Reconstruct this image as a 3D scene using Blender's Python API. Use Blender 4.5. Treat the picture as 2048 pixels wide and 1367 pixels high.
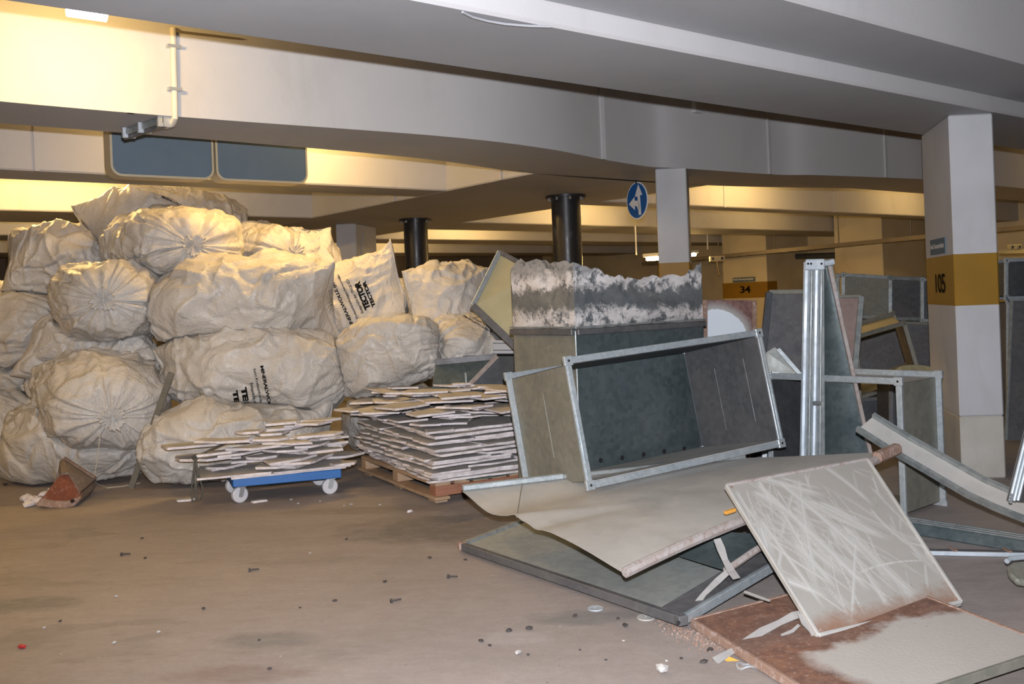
import bpy, bmesh, math, random
import numpy as np
from mathutils import Vector, Matrix, noise
from mathutils.bvhtree import BVHTree

random.seed(7)
rng = np.random.default_rng(11)
for o in list(bpy.data.objects):
    bpy.data.objects.remove(o, do_unlink=True)
SC = bpy.context.scene
COL = SC.collection

# ------------------------------------------------------------------ camera
F = 1900.0                      # focal length in pixels of the 2048 x 1367 frame
CX, CY = 1024.0, 598.0          # principal point (vertical shift of the lens)
ROLL = 0.038
EYE = Vector((0.0, 0.0, 1.2))
cam_d = bpy.data.cameras.new('camera')
cam = bpy.data.objects.new('camera', cam_d); COL.objects.link(cam)
cam_d.sensor_width = 36.0
cam_d.lens = 36.0 * F / 2048.0
cam_d.shift_y = (CY - 683.5) / 2048.0
cam_d.clip_start = 0.05; cam_d.clip_end = 200
CR = Vector((math.cos(ROLL), 0, -math.sin(ROLL)))
CU = Vector((math.sin(ROLL), 0, math.cos(ROLL)))
CF = Vector((0, 1, 0))
cam.matrix_world = Matrix(((CR.x, CU.x, -CF.x, EYE.x), (CR.y, CU.y, -CF.y, EYE.y), (CR.z, CU.z, -CF.z, EYE.z), (0, 0, 0, 1)))
SC.camera = cam

# ------------------------------------------------------------------ world, flash, exposure
w = bpy.data.worlds.new('world'); SC.world = w; w.use_nodes = True
w.node_tree.nodes['Background'].inputs[0].default_value = (1.0, 0.78, 0.5, 1)
w.node_tree.nodes['Background'].inputs[1].default_value = 0.01
fl_d = bpy.data.lights.new('camera_flash', 'SPOT'); fl = bpy.data.objects.new('camera_flash', fl_d); COL.objects.link(fl)
fl_d.energy = 1200; fl_d.color = (0.90, 0.915, 1.0); fl_d.shadow_soft_size = 0.02
fl_d.spot_size = math.radians(98); fl_d.spot_blend = 0.75
fl.location = (0.02, 0.02, 1.33); fl.rotation_euler = (math.radians(92), 0, math.radians(-3))
vs = SC.view_settings
vs.view_transform = 'Standard'; vs.look = 'None'; vs.exposure = 0.0; vs.gamma = 1.0; vs.use_curve_mapping = False

# ------------------------------------------------------------------ rays
def ray(u, v):
    return ((u - CX) / F) * CR + (-(v - CY) / F) * CU + CF
def gp(u, v, z=0.0):            # point seen at (u,v) on the level plane z
    r = ray(u, v); k = (z - EYE.z) / r.z
    return EYE + r * k
def dp(u, v, d):                # point seen at (u,v) at distance d in front of the camera
    return EYE + ray(u, v) * d
TH = math.radians(38.0); GC, GS = math.cos(TH), math.sin(TH)
def G(a, b, z=0.0):             # the garage's own grid: a along the beams, b across them
    return Vector((a * GC - b * GS, a * GS + b * GC, z))
def toG(p):
    return (p.x * GC + p.y * GS, -p.x * GS + p.y * GC)

# ------------------------------------------------------------------ tags, objects
def tag(o, label=None, cat=None, group=None, kind=None):
    if label: o['label'] = label
    if cat: o['category'] = cat
    if group: o['group'] = group
    if kind: o['kind'] = kind
    return o
def empty(name, loc=(0, 0, 0)):
    o = bpy.data.objects.new(name, None); COL.objects.link(o); o.location = loc
    o.empty_display_size = 0.1
    return o
def link(name, me, mat=None, parent=None):
    o = bpy.data.objects.new(name, me); COL.objects.link(o)
    if mat is not None and len(me.materials) == 0: me.materials.append(mat)
    if parent is not None:
        o.parent = parent
        # a thing's Empty only moves its frame; parts themselves sit in world space
        o.matrix_parent_inverse = Matrix.Translation(-parent.location) if parent.parent is None else Matrix.Identity(4)
    return o
class MB:
    """collects shapes in world space, then links them as ONE mesh object"""
    def __init__(s): s.v = []; s.f = []; s.m = []
    def add(s, vs, fs, mi=0):
        n = len(s.v); s.v += [tuple(x) for x in vs]; s.f += [tuple(i + n for i in q) for q in fs]; s.m += [mi] * len(fs); return s
    def hexa(s, c, mi=0):       # 8 corners: bottom 4 ccw, top 4 ccw
        return s.add(c, [(3, 2, 1, 0), (4, 5, 6, 7), (0, 1, 5, 4), (1, 2, 6, 5), (2, 3, 7, 6), (3, 0, 4, 7)], mi)
    def box(s, c, ax, ay, az, mi=0):   # centre and half axes
        c = Vector(c); ax = Vector(ax); ay = Vector(ay); az = Vector(az)
        return s.hexa([c-ax-ay-az, c+ax-ay-az, c+ax+ay-az, c-ax+ay-az, c-ax-ay+az, c+ax-ay+az, c+ax+ay+az, c-ax+ay+az], mi)
    def bar(s, p, q, w, h, up=(0, 0, 1), mi=0):
        p = Vector(p); q = Vector(q); d = (q - p); L = d.length; d.normalize()
        up = Vector(up); sd = d.cross(up)
        if sd.length < 1e-5: sd = d.cross(Vector((1, 0, 0)))
        sd.normalize(); u2 = sd.cross(d).normalized()
        return s.box((p + q) / 2, d * (L / 2), sd * (w / 2), u2 * (h / 2), mi)
    def tube(s, pts, r, n=8, mi=0, cap=True):
        pts = [Vector(p) for p in pts]; rs = r if isinstance(r, (list, tuple)) else [r] * len(pts)
        vs = []; prev = None
        for i, p in enumerate(pts):
            t = (pts[min(i + 1, len(pts) - 1)] - pts[max(i - 1, 0)]).normalized()
            if prev is None:
                a = Vector((0, 0, 1)) if abs(t.z) < .9 else Vector((1, 0, 0))
                x = t.cross(a).normalized()
            else:
                x = (prev - t * prev.dot(t)).normalized()
            prev = x; y = t.cross(x)
            for k in range(n):
                an = 2 * math.pi * k / n
                vs.append(p + (x * math.cos(an) + y * math.sin(an)) * rs[i])
        fs = []
        for i in range(len(pts) - 1):
            for k in range(n):
                fs.append((i*n + k, i*n + (k+1) % n, (i+1)*n + (k+1) % n, (i+1)*n + k))
        if cap:
            fs.append(tuple(range(n - 1, -1, -1))); fs.append(tuple((len(pts)-1)*n + k for k in range(n)))
        return s.add(vs, fs, mi)
    def cyl(s, p, q, r, n=20, mi=0): return s.tube([p, q], r, n, mi)
    def prism(s, poly, z0, z1, mi=0):   # ccw xy polygon
        n = len(poly)
        vs = [(p[0], p[1], z0) for p in poly] + [(p[0], p[1], z1) for p in poly]
        fs = [tuple(range(n - 1, -1, -1)), tuple(range(n, 2*n))] + [(i, (i+1) % n, n + (i+1) % n, n + i) for i in range(n)]
        return s.add(vs, fs, mi)
    def plate(s, poly, nrm, th, mi=0):  # 3D planar polygon given thickness along nrm
        n = len(poly); nrm = Vector(nrm).normalized() * th
        vs = [Vector(p) for p in poly] + [Vector(p) + nrm for p in poly]
        fs = [tuple(range(n - 1, -1, -1)), tuple(range(n, 2*n))] + [(i, (i+1) % n, n + (i+1) % n, n + i) for i in range(n)]
        return s.add(vs, fs, mi)
    def build(s, name, mat, parent=None, smooth=False, bevel=0, angle=35):
        me = bpy.data.meshes.new(name)
        mats = mat if isinstance(mat, (list, tuple)) else [mat]
        me.from_pydata(s.v, [], s.f)
        for m in mats: me.materials.append(m)
        for p, mi in zip(me.polygons, s.m): p.material_index = mi
        bm = bmesh.new(); bm.from_mesh(me)
        bmesh.ops.recalc_face_normals(bm, faces=bm.faces)
        if bevel > 0:
            es = [e for e in bm.edges if len(e.link_faces) == 2 and e.calc_face_angle(0) > 0.5]
            if es: bmesh.ops.bevel(bm, geom=es, offset=bevel, segments=1, affect='EDGES', clamp_overlap=True)
        bm.to_mesh(me); bm.free()
        if smooth:
            me.polygons.foreach_set('use_smooth', [True] * len(me.polygons))
            me.set_sharp_from_angle(angle=math.radians(angle))
        me.update()
        return link(name, me, None, parent)

# ------------------------------------------------------------------ materials
def mat(name, base=(.5, .5, .5), rough=.7, metal=0.0, spec=.5):
    m = bpy.data.materials.new(name); m.use_nodes = True
    b = m.node_tree.nodes['Principled BSDF']
    b.inputs['Base Color'].default_value = (*base, 1); b.inputs['Roughness'].default_value = rough
    b.inputs['Metallic'].default_value = metal; b.inputs['Specular IOR Level'].default_value = spec
    return m
class NT:
    def __init__(s, m): s.m = m; s.t = m.node_tree; s.b = s.t.nodes['Principled BSDF']; s._c = None
    def n(s, kind, **kw):
        x = s.t.nodes.new(kind)
        for k, v in kw.items():
            if k in x.inputs: x.inputs[k].default_value = v
            else: setattr(x, k, v)
        return x
    def l(s, a, b): s.t.links.new(a, b); return s
    def co(s, scale=(1, 1, 1), rot=(0, 0, 0), obj=True, loc=(0, 0, 0)):
        if s._c is None: s._c = s.n('ShaderNodeTexCoord')
        mp = s.n('ShaderNodeMapping'); mp.inputs['Scale'].default_value = scale; mp.inputs['Rotation'].default_value = rot; mp.inputs['Location'].default_value = loc
        s.l(s._c.outputs['Object' if obj else 'Generated'], mp.inputs['Vector']); return mp.outputs[0]
    def noise(s, vec, scale=5, detail=6, rough=.55, dist=0.0):
        x = s.n('ShaderNodeTexNoise'); x.inputs['Scale'].default_value = scale; x.inputs['Detail'].default_value = detail
        x.inputs['Roughness'].default_value = rough; x.inputs['Distortion'].default_value = dist
        s.l(vec, x.inputs['Vector']); return x.outputs['Fac']
    def voro(s, vec, scale=5, feature='F1', out='Distance', rnd=1.0):
        x = s.n('ShaderNodeTexVoronoi'); x.feature = feature; x.inputs['Scale'].default_value = scale; x.inputs['Randomness'].default_value = rnd
        s.l(vec, x.inputs['Vector']); return x.outputs[out]
    def ramp(s, fac, stops, interp='LINEAR'):
        r = s.n('ShaderNodeValToRGB'); r.color_ramp.interpolation = interp; e = r.color_ramp.elements
        while len(e) < len(stops): e.new(0.5)
        for i, (p, c) in enumerate(stops):
            e[i].position = p; e[i].color = (*c, 1) if not isinstance(c, (int, float)) else (c, c, c, 1)
        s.l(fac, r.inputs[0]); return r.outputs[0]
    def mix(s, fac, a, b, mode='MIX'):
        x = s.n('ShaderNodeMix'); x.data_type = 'RGBA'; x.blend_type = mode
        for v, i in ((fac, 0), (a, 6), (b, 7)):
            if isinstance(v, (int, float)): x.inputs[i].default_value = v
            elif isinstance(v, tuple): x.inputs[i].default_value = (*v, 1)
            else: s.l(v, x.inputs[i])
        return x.outputs[2]
    def math(s, op, a, b=0.0, clamp=False):
        x = s.n('ShaderNodeMath'); x.operation = op; x.use_clamp = clamp
        for v, i in ((a, 0), (b, 1)):
            if isinstance(v, (int, float)): x.inputs[i].default_value = v
            else: s.l(v, x.inputs[i])
        return x.outputs[0]
    def base(s, c): s.l(c, s.b.inputs['Base Color']); return s
    def rough(s, c): s.l(c, s.b.inputs['Roughness']); return s
    def bump(s, h, strength=.3, dist=.01):
        x = s.n('ShaderNodeBump'); x.inputs['Strength'].default_value = strength; x.inputs['Distance'].default_value = dist
        s.l(h, x.inputs['Height'])
        if s.b.inputs['Normal'].is_linked: s.l(s.b.inputs['Normal'].links[0].from_socket, x.inputs['Normal'])
        s.l(x.outputs[0], s.b.inputs['Normal']); return s

M = {}
def m_paint(name, c1, c2, scale=2.0, stain=(.3, .27, .24), amt=.25, rough=.75, bump=.15):
    m = mat(name, c1, rough); t = NT(m); v = t.co()
    a = t.mix(t.ramp(t.noise(v, scale, 6), [(.35, 0), (.7, 1)]), c1, c2)
    st = t.math('MULTIPLY', t.ramp(t.noise(t.co((1, 1, .35)), scale * 1.7, 8, .65, .6), [(.56, 0), (.75, 1)]), amt)
    t.base(t.mix(st, a, stain)); t.bump(t.noise(v, 60, 4), bump, .004); M[name] = m; return m
m_paint('paint', (.475, .465, .455), (.42, .41, .40), .9, (.26, .245, .23), .3)
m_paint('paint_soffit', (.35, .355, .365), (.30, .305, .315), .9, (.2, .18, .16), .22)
m_paint('column', (.46, .46, .465), (.40, .40, .405), 2.5, (.3, .28, .26), .25)
m_paint('column_base', (.46, .435, .38), (.37, .345, .295), 4, (.25, .22, .18), .45)
m_paint('yellow_band', (.25, .13, .004), (.22, .112, .004), 3, (.14, .075, .015), .25, .6)
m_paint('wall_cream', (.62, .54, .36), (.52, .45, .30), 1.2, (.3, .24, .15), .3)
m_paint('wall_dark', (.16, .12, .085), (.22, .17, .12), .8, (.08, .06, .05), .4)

SPOTS = [(790, 1052, .75, .42, .1, (.13, .118, .108), 0.90, .5), (600, 1006, .9, .16, .1, (.14, .128, .118), 0.72, .4), (330, 1208, .34, .13, -.1, (.185, .175, .165), 0.95, .6), (170, 1246, .22, .10, .2, (.185, .172, .16), 0.87, .6), (595, 1222, .26, .10, .2, (.185, .175, .165), 0.94, .6),
         (520, 1200, .55, .075, .95, (.42, .37, .325), 0.72, .25), (700, 1345, .5, .06, -.35, (.41, .365, .32), 0.58, .25), (480, 1346, .28, .10, .0, (.20, .145, .125), 0.72, .7), (860, 1285, .30, .07, -.3, (.2, .15, .13), 0.51, .6), (1030, 1275, .16, .08, 0, (.42, .39, .37), .4, .6), (250, 1030, .8, .12, .05, (.18, .15, .125), 0.58, .5), (1370, 1265, .35, .14, .5, (.15, .14, .14), 0.72, .5), (1950, 1170, .8, .2, .1, (.2, .19, .18), 0.58, .5)]
# floor: dusty screed with stains, tyre sweeps and pale lines
def m_floor():
    m = mat('floor', (.4, .36, .32), .8); t = NT(m); v = t.co()
    big = t.ramp(t.noise(v, .7, 7, .6, .4), [(.32, 0), (.68, 1)])
    c = t.mix(big, (.262, .222, .20), (.342, .296, .27))
    streak = t.ramp(t.noise(t.co((.9, 5.0, 1), (0, 0, math.radians(-25))), 1.3, 6, .6, .3), [(.45, 0), (.72, 1)])
    c = t.mix(t.math('MULTIPLY', streak, .35), c, (.215, .182, .155))
    damp = t.ramp(t.noise(t.co((1, 2.2, 1), (0, 0, math.radians(20)), loc=(3.1, 1.7, 0)), 1.15, 7, .62, .5), [(.57, 0), (.63, 1)])
    c = t.mix(t.math('MULTIPLY', damp, .45), c, (.17, .158, .148))
    def spot(c, x, y, rx, ry, rot, col, amt, wob=.5, lo=.55):
        vv = t.co((1 / rx, 1 / ry, 1), (0, 0, rot), loc=(-(x * math.cos(rot) - y * math.sin(rot)) / rx, -(x * math.sin(rot) + y * math.cos(rot)) / ry, 0))
        d = t.n('ShaderNodeVectorMath'); d.operation = 'LENGTH'; t.l(vv, d.inputs[0])
        q = t.math('ADD', d.outputs['Value'], t.math('MULTIPLY', t.math('SUBTRACT', t.noise(v, 7.0, 7, .68), .5), wob * 2.2))
        return t.mix(t.math('MULTIPLY', t.ramp(q, [(lo, 1), (1.0, 0)]), amt), c, col)
    for (u, v_, rx, ry, rot, col, amt, wob) in SPOTS:
        g = gp(u, v_); c = spot(c, g.x, g.y, rx, ry, rot, col, amt, wob)
    fine = t.ramp(t.noise(v, 38, 5, .7), [(.35, 0), (.65, 1)])
    c = t.mix(t.math('MULTIPLY', fine, .30), c, (.205, .178, .155))
    mid = t.ramp(t.noise(t.co((1, 1.8, 1), (0, 0, .4)), 9, 7, .72, .3), [(.46, 0), (.66, 1)])
    c = t.mix(t.math('MULTIPLY', mid, .25), c, (.40, .35, .325))
    mid2 = t.ramp(t.noise(t.co((1, 2.6, 1), (0, 0, -.3), loc=(4, 7, 0)), 5.5, 8, .74, .5), [(.53, 0), (.68, 1)])
    c = t.mix(t.math('MULTIPLY', mid2, .27), c, (.185, .155, .137))
    sp = t.ramp(t.voro(v, 17), [(.04, 1), (.085, 0)])
    keep = t.ramp(t.noise(v, 3.1, 3), [(.5, 0), (.6, 1)])
    c = t.mix(t.math('MULTIPLY', t.math('MULTIPLY', sp, keep), .8), c, (.06, .05, .045))
    sp2 = t.ramp(t.voro(t.co(loc=(5, 3, 0)), 13), [(.03, 1), (.06, 0)])
    keep2 = t.ramp(t.noise(t.co(loc=(9, 2, 0)), 2.3, 3), [(.55, 0), (.63, 1)])
    c = t.mix(t.math('MULTIPLY', t.math('MULTIPLY', sp2, keep2), .7), c, (.75, .72, .68))
    t.base(c); t.bump(t.noise(v, 90, 4, .7), .25, .004); t.bump(t.noise(v, 6, 5), .2, .01); M['floor'] = m
m_floor()
# ================================================================== the setting
ZS, ZT = 2.22, 2.86
E2FAR, E1FAR = 20.3, 17.0
fb = MB(); fb.add([G(-16, -6), G(22, -6), G(22, 26), G(-16, 26)], [(0, 1, 2, 3)])
floor = tag(fb.build('floor', M['floor']), kind='structure')
def gridbox(a0, a1, b0, b1, z0, z1): return [G(a0, b0, z0), G(a1, b0, z0), G(a1, b1, z0), G(a0, b1, z0), G(a0, b0, z1), G(a1, b0, z1), G(a1, b1, z1), G(a0, b1, z1)]
ceil = tag(MB().hexa(gridbox(-15, 18, -5, 22, ZT, ZT + .25)).build('ceiling', M['paint']), kind='structure')
def spline(pts, n=6):            # Catmull-Rom through the points
    P_ = [Vector(pts[0])] + [Vector(q) for q in pts] + [Vector(pts[-1])]; out = []
    for i in range(1, len(P_) - 2):
        a, b, c, d = P_[i - 1:i + 3]
        for k in range(n):
            x = k / n; out.append(.5 * ((2 * b) + (c - a) * x + (2 * a - 5 * b + 4 * c - d) * x * x + (3 * b - a - 3 * c + d) * x ** 3))
    return out + [P_[-1]]
def beam_poly(pts, z0=ZS, z1=ZT, smooth=False):
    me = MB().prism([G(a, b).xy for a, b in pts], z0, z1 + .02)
    # the bottom face takes the darker, bluer soffit colour, the sides the lighter paint
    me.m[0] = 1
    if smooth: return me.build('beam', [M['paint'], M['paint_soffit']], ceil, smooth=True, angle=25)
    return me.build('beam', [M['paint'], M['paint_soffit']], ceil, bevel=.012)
def rect(a0, a1, b0, b1): return [(a0, b0), (a1, b0), (a1, b1), (a0, b1)]
A0, A1 = -14.5, 17.2
beam_poly(rect(A0, A1, -2.2, -1.5))
beam_poly(rect(A0, A1, -.1, .55), ZS + .09)
beam_poly(rect(A0, A1, 2.2, 2.705), ZS + .09)
beam_poly(rect(A0, A1, 2.70, 3.39))
near2 = [(-.75, 4.92), (1.4, 4.98), (3.25, 4.86), (4.2, 4.95), (5.0, 5.18), (5.6, 5.3), (5.95, 5.26), (7.1, 5.2), (7.55, 5.06), (8.9, 4.82)]
far2 = [(8.9, 5.6), (7.15, 6.0), (5.03, 6.0), (3.7, 5.68), (2.1, 5.56), (-.6, 5.52)]
beam_poly([(A0, 4.92)] + [tuple(q) for q in spline(near2)] + [(A1, 4.8), (A1, 5.6)] + [tuple(q) for q in spline(far2)] + [(A0, 5.52)], smooth=True)
beam_poly(rect(4.95, 7.13, 5.98, 20.2))
for (l0, l1), (r0, r1) in ((((7.25, 7.75)), (7.5, 7.85)), ((10.0, 11.2), (10.1, 11.2)), ((13.0, 13.9), (13.0, 13.9)), ((16.5, 17.7), (16.5, 17.7))):
    beam_poly(rect(A0, 4.96, l0, l1)); beam_poly(rect(7.12, A1, r0, r1))
# walls
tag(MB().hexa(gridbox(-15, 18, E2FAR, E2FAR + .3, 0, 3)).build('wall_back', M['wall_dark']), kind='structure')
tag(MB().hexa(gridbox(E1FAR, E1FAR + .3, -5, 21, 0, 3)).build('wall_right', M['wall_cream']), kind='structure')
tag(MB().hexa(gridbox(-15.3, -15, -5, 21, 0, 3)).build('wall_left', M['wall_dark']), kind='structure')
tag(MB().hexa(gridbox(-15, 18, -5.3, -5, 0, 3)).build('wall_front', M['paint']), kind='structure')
# thin pour joints on the beam faces (raised seams)
def seam(a, b, z0, z1, wd=.02):
    MB().hexa(gridbox(a - wd, a + wd, b - .008, b + .02, z0, z1)).build('seam', M['paint'], ceil)
for a, b in ((1.48, 4.985), (4.95, 5.155), (7.02, 5.2), (8.4, 4.9)): seam(a, b, ZS, ZT, .018)
for a, b in ((1.5, 7.25), (3.2, 7.25), (9.2, 7.5), (11.5, 7.5), (1.2, 10.0), (9.0, 10.1)): seam(a, b, ZS, ZT, .015)
seam(2.95, 2.2, ZS + .09, ZT, .012)
for b0, b1 in ((6.05, 7.2), (7.8, 9.95)):
    MB().hexa(gridbox(4.93, 4.96, b0 + .35, b0 + .39, ZS, ZT)).build('seam', M['paint'], ceil)
# ------------------------------------------------------------------ text
def text_mesh(s, size=1.0, bold=0.0, xs=1.0):
    cu = bpy.data.curves.new('t', 'FONT'); cu.body = s; cu.size = size; cu.align_x = 'LEFT'; cu.offset = bold; cu.resolution_u = 3; cu.space_character = .88
    o = bpy.data.objects.new('t', cu); COL.objects.link(o)
    dg = bpy.context.evaluated_depsgraph_get(); me = bpy.data.meshes.new_from_object(o.evaluated_get(dg))
    bpy.data.objects.remove(o, do_unlink=True); bpy.data.curves.remove(cu)
    vs = [(v.co.x * xs, v.co.y) for v in me.vertices]; fs = [tuple(p.vertices) for p in me.polygons]
    bpy.data.meshes.remove(me)
    x0 = min(v[0] for v in vs); x1 = max(v[0] for v in vs); y0 = min(v[1] for v in vs); y1 = max(v[1] for v in vs)
    return [((x - x0), (y - y0)) for x, y in vs], fs, x1 - x0, y1 - y0
def text_on(name, s, org, xd, yd, width, height, mt, parent, bold=0.01, off=.002, stand=None):
    vs, fs, w_, h_ = text_mesh(s, 1.0, bold)
    xd = Vector(xd).normalized(); yd = Vector(yd).normalized(); nn = xd.cross(yd)
    b = MB(); b.add([Vector(org) + xd * (x / w_ * width) + yd * (y / h_ * height) + nn * off for x, y in vs], fs)
    return b.build(name, mt, parent)

M['black_ink'] = mat('black_ink', (.008, .007, .006), .85, 0, .05)
M['white_ink'] = mat('white_ink', (.75, .74, .7), .9, 0, .1)
M['sign_grey'] = mat('sign_grey', (.12, .155, .18), .9, 0, .1)

# ------------------------------------------------------------------ columns
def column(name, p0, wd, dd, width, depth, ztop, band, label, plinth=.38):
    p0 = Vector((p0[0], p0[1], 0)); wd = Vector((*wd, 0)).normalized(); dd = Vector((*dd, 0)).normalized()
    root = empty(name, p0 + wd * width / 2 + dd * depth / 2); tag(root, label, 'column', 'concrete columns')
    def seg(nm, z0, z1, mt, grow=0.0):
        c = [p0 - wd * grow - dd * grow, p0 + wd * (width + grow) - dd * grow, p0 + wd * (width + grow) + dd * (depth + grow), p0 - wd * grow + dd * (depth + grow)]
        MB().hexa([q + Vector((0, 0, z0)) for q in c] + [q + Vector((0, 0, z1)) for q in c]).build(nm, mt, root, bevel=.008)
    seg('plinth', 0, plinth, M['column_base']); seg('shaft', plinth, ztop, M['column'])
    seg('yellow_band', band[0], band[1], M['yellow_band'], .0012)
    return root, p0, wd, dd
c105, p0, wd, dd = column('concrete_column', (2.70, 5.79), (.985, -.06), (.17, .79), .262, .78, ZS, (1.05, 1.378), 'concrete column with a yellow band and the black number 105')
# the number and the small sign stand on the left side face, read from the left
up = Vector((0, 0, 1)); xd = -dd; o_ = p0 + dd * .50
text_on('number', '105', Vector((o_.x, o_.y, 1.135)) - wd * .0015, xd, up, .27, .125, M['black_ink'], c105, .015, .003)
so = p0 + dd * .60
pl = MB().box(so - dd * .21 - wd * .004 + up * 1.437, dd * .21, wd * .004, up * .05).build('name_plate', M['sign_grey'], c105, bevel=.001)
text_on('plate_lettering', 'Kein Dauerparkplatz', Vector((so.x, so.y, 1.415)) - wd * .009 - dd * .02, xd, up, .38, .042, M['white_ink'], pl, .02, .001)
q = gp(1310, 337.5, ZS)
cm, *_ = column('concrete_column', (q.x, q.y), (.985, -.12), (.17, .79), .25, .75, ZS, (1.05, 1.455), 'slim concrete column with yellow band behind the torn square duct', .3)
q = gp(671, 448, ZS)
cl, *_ = column('concrete_column', (q.x, q.y), (.985, .05), (.17, .79), .25, .72, ZS, (1.0, 1.3), 'pale concrete column behind the sack pile beside the slimmer black post', .3)
# oval access cover on its side
s0 = Vector((q.x, q.y, 0)) + Vector((.985, .05, 0)) * .254 + Vector((.17, .79, 0)).normalized() * .3
cv = MB(); ring = []
for k in range(24):
    an = 2 * math.pi * k / 24; ring.append(s0 + Vector((.17, .79, 0)).normalized() * (.14 * math.cos(an)) + up * (1.86 + .28 * math.sin(an)))
cv.plate(ring, (.985, -.17, 0), .012); cv.build('oval_cover', M['column'], cl, bevel=.004)

# wall piers on the right-hand wall
def pier(u0, u1, e1, lab):
    # where the rays through the two pixel columns meet the pier's front plane
    def hit(u):
        r = ray(u, 580); k = e1 / (r.x * GC + r.y * GS); p = EYE + r * k; return toG(p)[1]
    b1, b0 = hit(u0), hit(u1)
    root = empty('wall_pier', G(e1, (b0 + b1) / 2)); tag(root, lab, 'pier', 'wall piers')
    MB().hexa(gridbox(e1, E1FAR + .01, b0, b1, 0, 2.7)).build('pier_body', M['wall_cream'], root, bevel=.01)
    return root, b0, b1
e34 = 15.6
p34, b0, b1 = pier(1447, 1535, e34, 'cream wall pier carrying a yellow band and the number 34')
def zat(v, u, e1):
    r = ray(u, v); k = e1 / (r.x * GC + r.y * GS); return EYE.z + r.z * k
z0, z1 = zat(595.5, 1490, e34), zat(564.3, 1490, e34)
MB().hexa(gridbox(e34 - .012, e34 + .3, b0 - .012, b1 + .012, z0, z1)).build('yellow_band', M['yellow_band'], p34)
bw = b1 - b0
text_on('number', '34', G(e34, b0 + bw * .60, z0 + (z1 - z0) * .32), G(0, -1), up, bw * .24, (z1 - z0) * .45, M['black_ink'], p34, .02, .02)
zp0, zp1 = zat(563.5, 1490, e34), zat(554, 1490, e34)
pl = MB().hexa(gridbox(e34 - .02, e34, b0 + bw * .26, b0 + bw * .76, zp0, zp1)).build('name_plate', M['sign_grey'], p34)
text_on('plate_lettering', 'Kein Dauerparkplatz', G(e34 - .02, b0 + bw * .74, zp0 + (zp1 - zp0) * .3), G(0, -1), up, bw * .46, (zp1 - zp0) * .5, M['white_ink'], pl, .02, .006)
pier(1672, 1768, 15.4, 'plain cream wall pier right of the pier numbered 34')

# black steel posts with a flange under the ceiling
M['black_paint'] = mat('black_paint', (.022, .021, .022), .32)
t = NT(M['black_paint']); v = t.co(); wr = t.ramp(t.noise(t.co((1, 1, .4)), 9, 7, .7), [(.6, 0), (.72, 1)])
t.base(t.mix(t.math('MULTIPLY', wr, .5), (.022, .021, .022), (.17, .165, .16))); t.rough(t.ramp(t.noise(v, 6), [(.3, .22), (.7, .5)]))
def post(u0, u1, v, lab):
    pa, pb = gp(u0, v, ZS), gp(u1, v, ZS); c = (pa + pb) / 2; r = (pb - pa).length / 2 * .96; c.y += r
    root = empty('steel_post', (c.x, c.y, 0)); tag(root, lab, 'post', 'black steel posts')
    MB().cyl((c.x, c.y, 0), (c.x, c.y, ZS - .02), r, 32).build('tube', M['black_paint'], root, True)
    MB().cyl((c.x, c.y, ZS - .025), (c.x, c.y, ZS), r * 1.38, 32).build('flange', M['black_paint'], root, True)
    for k in range(8):
        an = 2 * math.pi * k / 8 + .2; x, y = c.x + math.cos(an) * r * 1.2, c.y + math.sin(an) * r * 1.2
        MB().cyl((x, y, ZS - .05), (x, y, ZS - .02), .012, 6).build('bolt', M['galv_bright'], root)
M['galv_bright'] = mat('galv_bright', (.55, .58, .60), .38, .75)
post(1104, 1161, 388, 'thick black steel post standing behind the torn square duct')
post(804, 852, 436, 'slimmer black steel post standing behind the sacks')

# ------------------------------------------------------------------ lamps in the coffers (warm tubes)
M['tube_glow'] = mat('tube_glow', (1, .9, .7)); b_ = M['tube_glow'].node_tree.nodes['Principled BSDF']
b_.inputs['Emission Color'].default_value = (1, .64, .23, 1); b_.inputs['Emission Strength'].default_value = 1.0
M['lamp_housing'] = mat('lamp_housing', (.7, .68, .62), .5)
GLOW = {}
def glow(st):
    st = round(st, 1)
    if st not in GLOW:
        m = M['tube_glow'].copy(); m.node_tree.nodes['Principled BSDF'].inputs['Emission Strength'].default_value = st; GLOW[st] = m
    return GLOW[st]
def lamp(a, b, z, power, lab, along=True, L=1.2, group='ceiling tube lamps'):
    da = G(1, 0) if along else G(0, 1); db = G(0, 1) if along else G(-1, 0); c = G(a, b, z)
    root = empty('tube_lamp', c); tag(root, lab, 'lamp', group)
    MB().box(c + up * .05, da * (L / 2), db * .05, up * .025).build('housing', M['lamp_housing'], root, bevel=.006)
    MB().tube([c - da * (L / 2 - .05), c + da * (L / 2 - .05)], .032, 12).build('tube', glow(power / (.205 * max(L - .1, .05) * 3.14 / 1.1) * .25 * (L / 1.2)), root, True)
    if z < ZT - .12:
        for k in (-.4, .4): MB().bar(c + da * k + up * .07, Vector((c.x, c.y, ZT)) + da * k, .02, .02, (1, 0, 0)).build('hanger', M['lamp_housing'], root)
LZ = 2.66
WP = 165
lamp(1.14, 4.42, 2.535, WP * 3.6, 'lit tube lamp peeking below the nearest ceiling beam', L=.26)
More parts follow.
